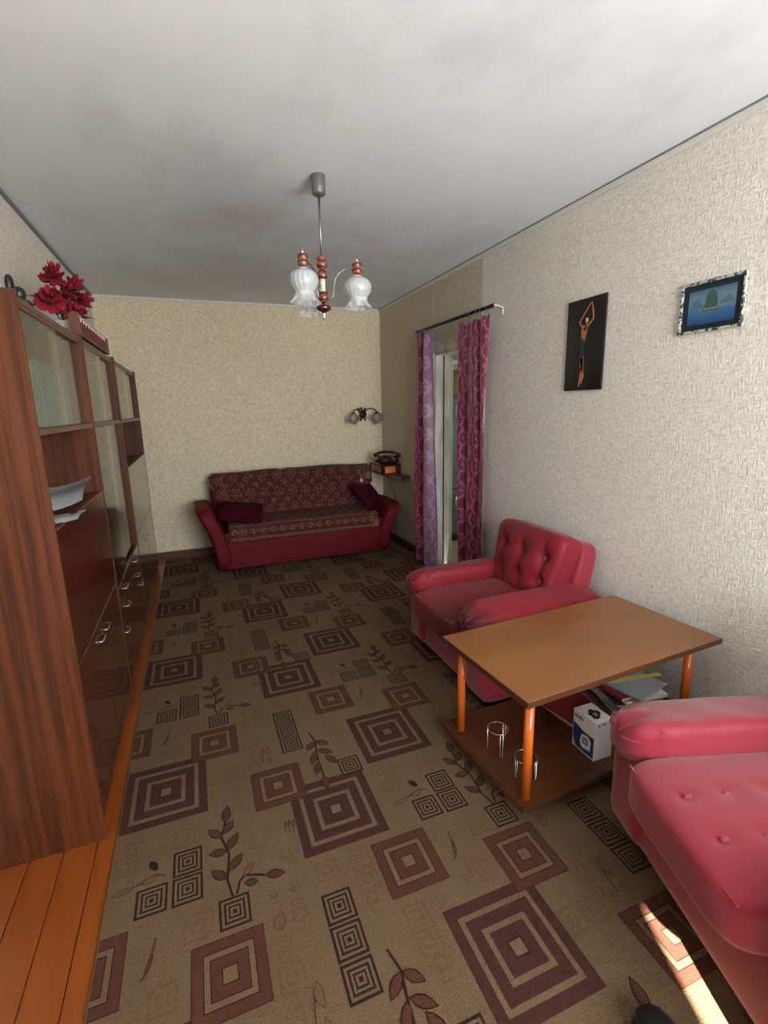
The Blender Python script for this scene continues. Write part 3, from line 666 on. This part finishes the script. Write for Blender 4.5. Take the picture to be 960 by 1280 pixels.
# wire glass holders
def holder(x, y, rz, h, lab):
    R = .040; m_ = MB(); m_.tube([(R*cos(a), R*sin(a), h) for a in [2*pi*i/28 for i in range(28)]], .0016, 6, closed=True)
    r = thing('wire_holder', lab, 'holder', (x, y, ZS), rz, None); m_.build('ring', M['chrome'], r)
    for k_ in range(3):
        a = k_*2*pi/3; p = Vector((R*cos(a), R*sin(a), 0)); t_ = Vector((-sin(a), cos(a), 0))*.006
        MB().tube([p-t_+Vector((0, 0, h)), p-t_*1.0+Vector((0, 0, .0016)), p+t_*1.0+Vector((0, 0, .0016)), p+t_+Vector((0, 0, h))], .0014, 6).build('leg', M['chrome'], r)
holder(1.01, 1.435, .3, .10, 'chrome wire ring stand on the low shelf, farther from the front table leg')
holder(1.03, 1.285, 1.0, .075, 'chrome wire ring stand half hidden behind the front table leg')
# printed carton
bx = thing('product_carton', 'white and blue printed carton standing on the low table shelf', 'box', (1.312, 1.240, ZS))
B(0, .088, 0, .116, 0, .162).build('carton', M['white'], bx, .001, 1)
pr = MB()
pr.box(-.0006, .0, .004, .112, .006, .094, 0)
pr.poly([(.004, .094), (.060, .094), (.112, .108), (.112, .094)], -.0006, 0, 0, 'x')
pr.build('blue_panel', M['blue'], bx)
dv = MB().poly([(.020, .030), (.062, .022), (.074, .040), (.066, .078), (.034, .086), (.018, .070)], -.0014, -.0006, 0, 'x').build('device_picture', M['ceramic'], bx)
MB().poly([(.030, .046), (.060, .042), (.060, .068), (.034, .074)], -.002, -.0014, 0, 'x').build('screen_picture', M['ink'], dv)
MB().poly([(.034, .050), (.056, .047), (.056, .064), (.037, .069)], -.0026, -.002, 0, 'x').build('digits_picture', M['grey_print'], dv)
MB().poly([(.095, .006), (.112, .006), (.112, .040), (.104, .030)], -.0014, -.0006, 0, 'x').build('pale_patch', M['grey_print'], bx)
sw = MB()
sw.poly([(.018, .030), (.030, .022), (.048, .026), (.056, .040), (.068, .046), (.070, .062), (.058, .070), (.050, .082), (.036, .080), (.030, .068), (.018, .062), (.022, .046)], .162, .1626)
swo = sw.build('cuff_picture', M['ink'], bx)
MB().poly([(.034, .036), (.048, .038), (.056, .052), (.046, .062), (.034, .054)], .1626, .163).build('cuff_lining_picture', M['gold'], swo)
MB().box(.012, .022, -.0006, 0, .146, .152).box(.030, .050, -.0006, 0, .148, .153).build('side_print', M['ink'], bx)
def text(name, s_, size, T, mat, parent):
    cu = bpy.data.curves.new(name, 'FONT'); cu.body = s_; cu.size = size; cu.extrude = .0002; cu.offset = .0006; cu.align_x = 'CENTER'
    to = bpy.data.objects.new(name, cu); C.objects.link(to); bpy.context.view_layer.update()
    me = bpy.data.meshes.new_from_object(to.evaluated_get(bpy.context.evaluated_depsgraph_get())); bpy.data.objects.remove(to)
    me.materials.clear(); me.materials.append(mat.m); o_ = bpy.data.objects.new(name, me); C.objects.link(o_); o_.parent = parent; o_.matrix_local = T; return o_
text('lettering', 'AND', .022, Matrix.Translation((-.0006, .086, .132)) @ Matrix(((0, 0, -1, 0), (-1, 0, 0, 0), (0, 1, 0, 0), (0, 0, 0, 1))), M['ink'], bx)
# magazines
def mag(x, y, z, sx, sy, th, rz, mat, lab, grp=None, tilt=0):
    r = thing('magazine', lab, 'magazine', (x, y, z), rz, grp)
    MB().box(-sx/2, sx/2, -sy/2, sy/2, th-.0012, th).box(-sx/2, sx/2, -sy/2, sy/2, 0, .0012).box(-sx/2, -sx/2+.001, -sy/2, sy/2, 0, th).build('cover', mat, r)
    B(-sx/2+.001, sx/2-.002, -sy/2+.002, sy/2-.002, .0012, th-.0012).build('pages', M['pages'], r); r.rotation_euler = (0, tilt, rz); return r
cols = [(170, 176, 178), (60, 66, 84), (200, 200, 192), (140, 40, 44), (190, 196, 204), (78, 92, 84), (206, 204, 190), (52, 60, 96)]
z = ZS
for i in range(4):
    mag(1.47, 1.49, z, .20, .27, .007, radians(3+i*4), Mat('magazine_cover', sr(*cols[[3, 2, 1, 3][i]]), .35), ['red magazine at the bottom of the stack behind the carton', 'pale magazine second from the bottom behind the carton', 'dark magazine third up behind the carton', 'red magazine on top of the low stack behind the carton'][i]); z += .0096
zz = ZS
for i in range(12):
    th = .009+.003*(i % 3)
    mag(1.66+.02*sin(i*2.1), 1.46+.015*cos(i*1.7), zz, .21, .29, th, radians(-8+9*sin(i*1.9)), Mat('magazine_cover', sr(*cols[i % 8]), .35), 'magazine '+ORD[i]+' from the bottom in the tall pile by the right table leg', 'magazines in the tall pile'); zz += th+.0012
mag(1.66, 1.45, zz, .21, .29, .006, radians(12), Mat('magazine_cover', sr(150, 156, 160), .35), 'grey magazine on top of the tall pile on the table shelf')
z2 = zz+.0065
o = B(-.13, .13, -.012, .012, 0, .003).build('ruler', Mat('yellow_ruler', sr(214, 190, 90), .4)); place(o, (1.70, 1.42, z2), radians(-10)); tag(o, 'yellow ruler lying across the magazine pile', 'ruler')

# ------------------------------------------------------------------ sofa
S = thing('sofa', 'red sofa under a patterned coverlet along the back wall', 'sofa', (.06, 0, .0096)); SW = 1.72
MB().box(.10, SW-.10, 4.47, 5.15, .03, .36).build('base', M['sofa_red'], S, .01)
MB().box(.115, SW-.115, 4.455, 4.47, .03, .27).build('front_panel', M['sofa_red'], S, .006)
def backp(p, q):
    p.z += .012*(1-q.x*q.x)-.012*math.exp(-((p.x+.17)/.03)**2); return p
MB().soft((SW/2, 5.03, .60), (SW-.06, .20, .42), 8, 20, backp).build('backrest', M['sofa_red'], S)
for s_ in (-1, 1):
    cx_ = .07 if s_ < 0 else SW-.07
    def armp(p, q, s_=s_):
        if s_ > 0: p.z *= .88
        t_ = (q.z+1)/2; p.x += s_*.15*t_*t_-s_*.025; p.x *= 1; 
        if q.z > .3: p.x += s_*.02*(q.z-.3)
        return p
    MB().soft((cx_, 4.79, .30 if s_ < 0 else .25), (.15, .72, .60 if s_ < 0 else .56), 6, 18, armp).build('armrest', M['sofa_red'], S)
# coverlet: draped sheet following hem -> seat -> back -> over the top
prof = [(4.440, .275), (4.436, .34), (4.440, .405), (4.47, .428), (4.60, .432), (4.75, .432), (4.86, .440), (4.895, .50), (4.905, .60), (4.912, .72), (4.93, .80), (4.975, .832), (5.04, .838), (5.11, .826), (5.15, .78)]
ln = [0]
for a, b in zip(prof, prof[1:]): ln.append(ln[-1]+sqrt((a[0]-b[0])**2+(a[1]-b[1])**2))
def pat(v):
    d = v*ln[-1]
    for i in range(len(ln)-1):
        if d <= ln[i+1]+1e-9:
            t_ = (d-ln[i])/(ln[i+1]-ln[i]); return prof[i][0]*(1-t_)+prof[i+1][0]*t_, prof[i][1]*(1-t_)+prof[i+1][1]*t_
    return prof[-1]
def cov(u, v):
    y_, z_ = pat(v); fl_ = min(1, max(0, (z_-.44)/.3)); x0 = .15-.12*fl_*(1 if z_ < .80 else .75); x1 = SW-.15+.10*fl_; x_ = x0+(x1-x0)*u
    if z_ > .78: z_ += .012*(1-(2*u-1)**2)+.012*u-.014*math.exp(-((u-.42)/.02)**2)
    if z_ < .40: y_ += .004*sin(u*34)
    else: z_ += .004*sin(u*17+v*9)
    return Vector((x_, y_, z_))
cvm = MB(); cvm.grid(cov, 60, 70, uvf=lambda u, v: (u*SW, v*ln[-1])); cvm.grid(lambda u, v: cov(u, v)-Vector((0, -.004, .004)), 60, 70, uvf=lambda u, v: (u*SW, v*ln[-1]))
o = cvm.build('coverlet', M['cover']); o.location = (.06, 0, .0125); tag(o, 'dark red oriental patterned coverlet draped over the sofa', 'coverlet')
def pillow(name, lab, loc, size, rot, n=2.6):
    def fn(p, q):
        k_ = max(0, abs(q.x)*abs(q.y)); p.z *= (1-.55*max(abs(q.x), abs(q.y))**3); p.x *= 1+.10*k_; p.y *= 1+.10*k_; return p
    o_ = MB().soft((0, 0, 0), size, 7, 16, fn).build(name, M['cushion']); o_.location = loc; o_.rotation_euler = rot; return tag(o_, lab, 'cushion')
pillow('throw_cushion', 'dark burgundy cushion lying at the left arm of the sofa', (.335, 4.64, .525), (.38, .30, .12), (radians(16), radians(8), radians(-8)))
pillow('throw_cushion', 'burgundy cushion standing on a corner by the right sofa arm', (1.625, 4.655, .560), (.33, .33, .11), (radians(42), radians(10), radians(38)))

# ------------------------------------------------------------------ chandelier
CHX, CHY = .636, 2.415
L_ = thing('chandelier', 'three-arm chandelier with turned wood and white ruffled glass shades', 'ceiling light', (CHX, CHY, H))
MB().lathe([(.030, 0), (.032, -.004), (.031, -.074), (.026, -.082), (.006, -.082)], 28).build('canopy', M['grey_metal'], L_)
MB().cyl((0, 0, -.082), (0, 0, -.338), .0055, n=12).build('rod', M['metal_dull'], L_)
zb = -.338
bd = MB().lathe([(.010, 0), (.022, -.004), (.025, -.012), (.019, -.022), (.024, -.030), (.025, -.046), (.014, -.056), (.012, -.062)], 24)
for q_ in (bd.lathe([(.012, -.062), (.020, -.068), (.024, -.078), (.023, -.096), (.015, -.102)], 24), MB().lathe([(.014, -.156), (.024, -.160), (.021, -.170), (.025, -.178), (.024, -.192), (.012, -.204)], 24)):
    o = q_.build('turned_column', M['turned'], L_); o.location.z = zb
o = MB().lathe([(.014, -.102), (.011, -.13), (.014, -.156)], 20).build('centre_sleeve', M['cream'], L_); o.location.z = zb
o = MB().lathe([(.008, -.204), (.009, -.214), (.034, -.222), (.037, -.230), (.030, -.240), (.014, -.247), (.008, -.250)], 28).build('bottom_disc', M['turned_dark'], L_); o.location.z = zb
o = MB().lathe([(.008, -.250), (.010, -.256), (.005, -.262), (.008, -.268), (.006, -.276), (.001, -.284)], 16).build('finial', M['chrome'], L_); o.location.z = zb
R = .165; yaw = YAW
for k_, th in enumerate((0, 118, 246)):
    # theta in the camera's horizontal frame: 0 = to the right, 90 = away
    a = radians(th)-yaw; d = Vector((cos(a), sin(a), 0)); zc = zb-.075
    ap = [d*.020+Vector((0, 0, zb-.180)), d*.040+Vector((0, 0, zb-.190)), d*.050+Vector((0, 0, zb-.165)), d*.055+Vector((0, 0, zb-.120)), d*.075+Vector((0, 0, zb-.080)), d*.110+Vector((0, 0, zb-.060)), d*(R-.02)+Vector((0, 0, zb-.058))]
    pts = []
    for i in range(len(ap)-1):
        p0, p1, p2, p3 = ap[max(i-1, 0)], ap[i], ap[i+1], ap[min(i+2, len(ap)-1)]
        for t_ in (0, .25, .5, .75): pts.append(.5*((2*p1)+(p2-p0)*t_+(2*p0-5*p1+4*p2-p3)*t_*t_+(3*p1-p0-3*p2+p3)*t_**3))
    pts.append(ap[-1]); arm = MB().tube(pts, .0035, 8).build('arm', M['metal_dull'], L_)
    c = d*R+Vector((0, 0, zb))
    cp = MB().lathe([(.008, -.030), (.022, -.034), (.025, -.046), (.020, -.054), (.024, -.062), (.025, -.074), (.016, -.086)], 24, c).build('socket_cup', M['turned'], L_)
    MB().lathe([(.001, -.004), (.003, -.010), (.006, -.018), (.004, -.022), (.008, -.030)], 12, c).build('cup_finial', M['chrome'], cp)
    sh = MB().lathe([(.020, -.088), (.024, -.096), (.048, -.104), (.063, -.122), (.066, -.146), (.060, -.166), (.046, -.184), (.041, -.196), (.043, -.206)], 72, c, wav=lambda j, q: .018*cos(q*18)*(2 <= j <= 8), caps=False).build('glass_shade', M['opal'], L_)
    MB().lathe([(.044, -.186), (.046, -.204), (.053, -.220), (.066, -.233)], 64, c, wav=lambda j, q: (0, .02, .07, .13)[j]*cos(q*9), caps=False).build('ruffle', M['ruffle'], sh)
    MB().lathe([(.010, -.10), (.012, -.13), (.026, -.165), (.029, -.185), (.022, -.205), (.001, -.214)], 20, c).build('bulb', M['ceramic'], sh)

# ------------------------------------------------------------------ pictures on the right wall
P1 = thing('dancer_panel', 'tall black panel with a copper dancing figure on the right wall', 'picture', (XR+.0165, 2.155, 1.755))
B(-.030, -.019, -.137, .137, -.235, .235).build('board', M['black_board'], P1, .002, 1)
# y axis of the wall runs away from the camera, so the figure is mirrored into (y,z)
def limb(mb, pts, ws, x=-.0305, mi=0):
    Lf, Rt = [], []
    for i, (a, b) in enumerate(pts):
        q = Vector(pts[min(i+1, len(pts)-1)])-Vector(pts[max(i-1, 0)]); q.normalize(); n_ = Vector((-q.y, q.x))*ws[i]*.8
        Lf.append((a+n_.x, b+n_.y)); Rt.append((a-n_.x, b-n_.y))
    for i in range(len(pts)-1): mb.poly([Lf[i], Lf[i+1], Rt[i+1], Rt[i]], x-.0015, x, mi, 'x')
fgm = MB()
limb(fgm, [(-.015, .118), (-.012, .098), (0, .075)], [.006, .005, .014])                            # neck
limb(fgm, [(.0, .098), (.005, .07), (.008, .035), (.012, .01)], [.026, .024, .016, .016])            # torso
fgm.build('torso_inlay', M['bronze'], P1)
for nm_, p_, w_ in (('arm_inlay', [(-.022, .095), (-.058, .125), (-.052, .165), (-.040, .210)], [.007, .006, .005, .003]),
                    ('arm_inlay', [(.022, .095), (.040, .12), (.016, .150), (-.034, .205)], [.007, .005, .004, .003]),
                    ('leg_inlay', [(.012, -.05), (.012, -.10), (.002, -.135), (-.002, -.16), (.006, -.20)], [.018, .014, .008, .009, .004]),
                    ('leg_inlay', [(.016, -.06), (.004, -.11), (.010, -.15), (.016, -.18), (.022, -.215)], [.016, .012, .008, .008, .004])):
    q_ = MB(); limb(q_, p_, w_); q_.build(nm_, M['bronze'], P1)
hd = MB(); hd.poly([(-.012+.010*cos(2*pi*i/12), .122+.014*sin(2*pi*i/12)) for i in range(12)], -.032, -.0305, 0, 'x'); hd.build('head_inlay', M['pale_skin'], P1)
dr = MB(); limb(dr, [(.012, .03), (.012, .0), (.012, -.035), (.012, -.065)], [.016, .020, .024, .016], -.0322); dr.build('dress_inlay', M['teal_dress'], P1)
P2 = thing('ship_picture', 'small framed picture of a green sailing ship on blue water', 'picture', (XR+.006, 1.473, 1.826)); P2.rotation_euler = (0, 0, 0)
hw, hh = .135, .100
m = Mat('mottled_frame', sr(190, 196, 186), .35); n = m.noise(70, detail=1); m.base(m.mix(n.gt(.52), sr(176, 182, 170), sr(50, 54, 48)))
fm = MB(); b_ = .011
fm.box(-.022, -.0085, -hw, hw, hh-b_, hh).box(-.022, -.0085, -hw, hw, -hh, -hh+b_).box(-.022, -.0085, -hw, -hw+b_, -hh+b_, hh-b_).box(-.022, -.0085, hw-b_, hw, -hh+b_, hh-b_)
fm.build('frame', m, P2, .002, 1)
B(-.012, -.0085, -hw+b_, hw-b_, -hh+b_, hh-b_).build('dark_mount', Mat('dark_teal_mount', sr(22, 34, 44), .4), P2)
m = Mat('painted_seascape', sr(60, 100, 130), .4); _, yy, zz_ = m.xyz(); n = m.noise(28, (1, .5, 1), 4)
m.base(m.ramp(zz_*6+.5+(n-.5)*.25, [(.1, sr(36, 66, 112)), (.35, sr(50, 98, 140)), (.52, sr(110, 122, 142)), (.7, sr(92, 122, 136)), (.95, sr(54, 88, 112))])); 
im = B(-.0128, -.012, -.098, .098, -.068, .066).build('painting', m, P2)
mt = Mat('painted_mountains', sr(70, 104, 118), .5); mp_ = MB()
mp_.poly([(-.098, .0), (-.07, .030), (-.045, .012), (-.028, .0)], -.0134, -.0128, 0, 'x').build('mountain', mt, im)
mp_ = MB(); mp_.poly([(.098, -.002), (.08, .022), (.062, .034), (.035, .008), (.028, -.004)], -.0134, -.0128, 0, 'x').build('mountain', mt, im)
sp_ = MB()
for q in ([(-.026, -.012), (.022, -.012), (.028, .004), (.020, .040), (.010, .056), (-.004, .060), (-.018, .048), (-.026, .02)], [(-.034, -.020), (.030, -.020), (.036, -.008), (-.038, -.010)]): sp_.poly(q, -.0140, -.0134, 0, 'x')
sp_.build('ship', Mat('painted_ship', sr(52, 82, 76), .5), im)
B(-.0146, -.0140, -.030, .028, -.0135, -.010).build('ship_deck', M['gold'], im)

# ------------------------------------------------------------------ curtains and rod
RDX = 1.915; zr = 2.095
rd = thing('curtain_rod', 'thin dark curtain rod above the doorway', 'curtain rod', (RDX, 3.55, zr))
MB().cyl((0, -.63, 0), (0, .58, 0), .0075, n=14).box(.002, .008, -.63, .58, -.012, .012).build('rod', M['wrought'], rd)
for yy in (-.62, .56):
    MB().tube([(0, yy, 0), (.04, yy, .004), (XR-RDX-.003, yy, -.01), (XR-RDX-.003, yy, -.05)], .006, 6).build('bracket', M['white_trim'] if yy < 0 else M['wrought'], rd)
def curtain(y0, y1, zt_, zb_, lab, mats, folds, seed, amp=.035, top_pinch=.85, split=None):
    r = random.Random(seed); ph = r.uniform(0, 6); W = (y1-y0)
    def fn(u, v):
        t_ = 1-v; wv = folds*2*pi*u+ph+.5*sin(v*4+seed)
        y_ = (y0+y1)/2+(u-.5)*W*(top_pinch+(1-top_pinch)*min(1, v*1.0+.1)) + .006*sin(v*9+u*3)
        x_ = RDX-.012+amp*(.45+.55*min(1, v*3))*sin(wv)+.008*sin(wv*2.3+v*5)
        return Vector((x_, y_+.012*cos(wv), zt_+(zb_-zt_)*v-(.022*(.5+.5*sin(wv*1.7+1))+.03*sin(pi*u)*(split is None))*max(0, 1-v*8)))
    m_ = MB(); uv = lambda u, v: (u*W*2.0+seed*.03, v*(zt_-zb_))
    ns = split if split is not None else 0
    m_.grid(fn, 90, 50, 0, uv)
    for k_, f_ in enumerate(m_.f):
        if (k_ % 90)/90 < ns: m_.mi[k_] = 1
    o_ = m_.build('curtain', mats)
    for q in range(6):
        u_ = (q+.5)/6; p_ = fn(u_, 0); pts_ = [(RDX+.014*cos(a_), p_.y, zr-.006+.016*sin(a_)) for a_ in [2*pi*i/14 for i in range(14)]]
        MB().tube(pts_, .0015, 5, closed=True).tube([(RDX, p_.y, zr-.022), p_-Vector((0, 0, .004))], .0012, 5).build('curtain_ring', M['metal_dull'], o_)
    sd_ = o_.modifiers.new('cloth', 'SOLIDIFY'); sd_.thickness = .002
    return tag(o_, lab, 'curtain', 'damask door curtains')
curtain(3.77, 4.13, zr-.03, .03, 'narrow magenta damask curtain with a lilac sheen left of the doorway', [M['damask'], M['damask_sheen']], 2.0, 3, .040, .8, .50)
curtain(2.95, 3.36, zr-.03, .03, 'wide magenta damask curtain hanging right of the doorway', [M['damask'], M['damask_sheen']], 2.6, 5, .034, .95)

# ------------------------------------------------------------------ kitchen things seen through the door
fr = thing('refrigerator', 'old pale green refrigerator seen through the doorway', 'refrigerator', (2.50, 4.56, 0))
B(0, .60, .02, .62, .06, 1.54).build('body', M['fridge'], fr, .012)
for za, zb2 in ((.10, .57), (.59, 1.53)):
    d = B(.005, .595, -.025, .018, za, zb2).build('door', M['fridge'], fr, .012); MB().tube([(.05, -.025, zb2-.06), (.05, -.05, zb2-.07), (.05, -.05, zb2-.2), (.05, -.025, zb2-.21)], .008, 8).build('handle', M['chrome'], d)
B(.02, .58, .0, .6, 0, .06).build('plinth', M['black'], fr)
o = B(-.18, .18, -.12, .12, 0, .22).build('cardboard_box', Mat('tan_cardboard', sr(150, 120, 60), .7), None, .004); place(o, (2.90, 4.84, 1.541)); tag(o, 'tan cardboard box on top of the refrigerator', 'box')
o = MB().soft((0, 0, .14), (.22, .16, .28), 3, 12, lambda p, q: Vector((p.x*(1-.25*(q.z > .3)*q.z)+.01*sin(q.z*8), p.y*(1-.5*max(0, q.z)), p.z))).build('olive_bag', Mat('olive_bag_cloth', sr(96, 92, 36), .7)); place(o, (2.56, 4.62, 1.541-.001)); tag(o, 'dark olive bag standing on the refrigerator', 'bag')
o = B(0, .8, 0, .3, 0, .03).build('kitchen_shelf', M['white_trim'], None, .003); place(o, (2.4, 4.9, 1.98)); o.location = (2.4, KY1-.301, 1.93); tag(o, 'white shelf above the refrigerator in the next room', 'shelf')

# ------------------------------------------------------------------ phone corner
sh = thing('wall_shelf', 'small brown wall shelf in the corner beside the sofa', 'shelf', (XR, 4.84, .755))
B(-.20, -.002, -.36, .30, 0, .014).build('board', M['base_wood'], sh, .002)
for yy in (-.2, .2): MB().box(-.09, -.002, yy-.006, yy+.006, -.006, 0).box(-.012, -.002, yy-.006, yy+.006, -.07, 0).build('bracket', M['metal_dull'], sh)
rx = thing('phone_stand', 'dark little stand with an orange front on the corner shelf', 'stand', (XR-.095, 4.86, .77))
B(-.10, .09, -.15, .05, 0, .088).build('stand_body', M['turned_dark'], rx, .003)
MB().box(-.085, .03, -.1515, -.15, .010, .078).box(-.1015, -.10, -.06, .045, .008, .08).build('orange_panel', M['orange_wood'], rx)
B(-.13, .09, -.17, .22, .089, .103).build('top_board', M['turned_dark'], rx, .003)
MB().box(-.13, -.112, .20, .215, -.09, .089).soft((-.121, .208, -.10), (.03, .03, .05), 2.5, 6).build('drop_arm', M['turned_dark'], rx)
ph = thing('telephone', 'burgundy rotary telephone on the corner stand', 'telephone', (XR-.11, 4.82, .8735), radians(50)); ph.scale = (1.25, 1.25, 1.15)
def phb(p, q):
    if q.z > 0: p.x *= .75; p.y *= .82
    return p
MB().soft((0, 0, .036), (.125, .20, .07), 5, 12, phb).build('body', M['phone'], ph)
hs = MB().tube([(0, -.10, .085), (0, -.06, .10), (0, 0, .104), (0, .06, .10), (0, .10, .085)], .012, 8).soft((0, -.10, .075), (.05, .045, .04), 2.6, 8).soft((0, .10, .075), (.05, .045, .04), 2.6, 8); hs.build('handset', M['phone'], ph)
MB().cyl((-.052, 0, .035), (-.064, 0, .048), .035, n=20).build('dial', M['black'], ph)
o = MB().tube([(XR-.10, 4.86, .755), (XR-.09, 4.85, .68), (XR-.06, 4.80, .60), (XR-.02, 4.82, .50), (XR-.012, 4.84, .40), (XR-.012, 4.85, .10)], .003, 6).build('telephone_cable', M['black']); tag(o, 'thin black cable hanging below the corner shelf', 'cable')
o = thing('wall_socket', 'round white wall socket on the back wall right of the sofa', 'socket', (1.863, YB, .925))
so_ = MB().lathe([(.040, 0), (.040, .004), (.034, .012), (.024, .013), (.022, .006), (.001, .006)], 28, T=Matrix.Rotation(radians(90), 3, 'X')).build('socket_face', M['cream'], o)
o = MB().tube([(1.863, YB-.010, .90), (1.868, YB-.02, .85), (1.88, YB-.015, .76), (1.885, YB-.012, .66), (1.92, YB-.012, .56), (1.94, YB-.012, .44)], .003, 6).build('socket_cord', M['cord']); tag(o, 'pale cord trailing down from the round wall socket', 'cord')

# ------------------------------------------------------------------ sconce
sc = thing('wall_sconce', 'two-arm dark metal wall lamp with smoky glass globes above the sofa', 'wall light', (1.775, YB, 1.385))
MB().lathe([(.045, 0), (.04, .010), (.02, .018), (.001, .02)], 20, T=Matrix.Rotation(radians(90), 3, 'X')).build('wall_plate', M['wrought'], sc)
lf_ = MB()
for a in (60, 100, 140, 250, 300): lf_.soft((.05*cos(radians(a))-.01, -.02, .055*sin(radians(a))), (.055, .010, .022), 2.2, 6, T=Matrix.Rotation(-radians(a), 3, 'Y'))
lf_.build('metal_leaves', M['wrought'], sc)
for s_, gx, gz, gy in ((-1, -.155, -.035, -.13), (1, .125, -.035, -.12)):
    pts = [(0, -.015, 0), (s_*.03, -.05, .05), (s_*.07, -.09, .065), (gx*.9, gy, .045), (gx, gy, gz+.055)]
    a_ = MB().tube(pts, .006, 8).tube([(s_*.02, -.03, -.02), (s_*.045, -.05, -.045), (s_*.065, -.05, -.02), (s_*.05, -.05, 0)], .004, 6).build('arm', M['wrought'], sc)
    MB().lathe([(.012, .06), (.026, .052), (.03, .040)], 18, (gx, gy, gz)).build('lamp_holder', M['wrought'], a_)
    g = MB().lathe([(.030, .046), (.058, .030), (.072, 0), (.066, -.030), (.048, -.052), (.052, -.066)], 28, (gx, gy, gz), caps=False, T=Matrix.Rotation(radians(-18*s_), 3, 'Y')).build('glass_globe', M['smoke'], sc)
    MB().soft((gx, gy, gz-.005), (.042, .042, .062), 2.2, 8).build('bulb', M['ceramic'], g)
o = MB().tube([(1.685, YB-.10, 1.30), (1.69, YB-.08, 1.1), (1.70, YB-.06, .90), (1.70, YB-.06, .86)], .0025, 5).build('pull_cord', M['cord'], sc); o.location = -Vector(sc.location); PC = o
for (x_, y_, z_) in ((1.612, 4.880, .705), (1.765, 4.855, .535)):
    q_ = MB().lathe([(.001, -.024), (.012, -.018), (.015, -.006), (.010, .010), (.003, .018), (.001, .02)], 16, (x_, y_, z_)); q_.tube([(x_, y_, z_+.017), (x_-.015, y_-.004, z_+.06), (x_-.03, y_+.01, z_+.10)], .0018, 5); q_.build('cord_knob', M['cream'], PC)

# ------------------------------------------------------------------ shoe tip at the bottom of the frame
sp2 = thing('slipper', 'black slipper toe poking in at the bottom of the photo', 'shoe', (.835, .485, .0105), radians(-14))
def toe(p, q):
    p.x *= .8+.2*(q.y > -1)*(1-abs(q.y))+.12*q.y
    if q.y < 0: p.z *= 1+.1*q.y
    if q.y > 0: p.z = (p.z+.035)*(1-.35*q.y*q.y)-.035
    return p
MB().soft((0, 0, .045), (.10, .27, .075), 2.8, 14, toe).build('upper', M['rubber'], sp2); MB().soft((0, 0, .006), (.104, .275, .014), 3, 12).build('sole', M['black'], sp2)
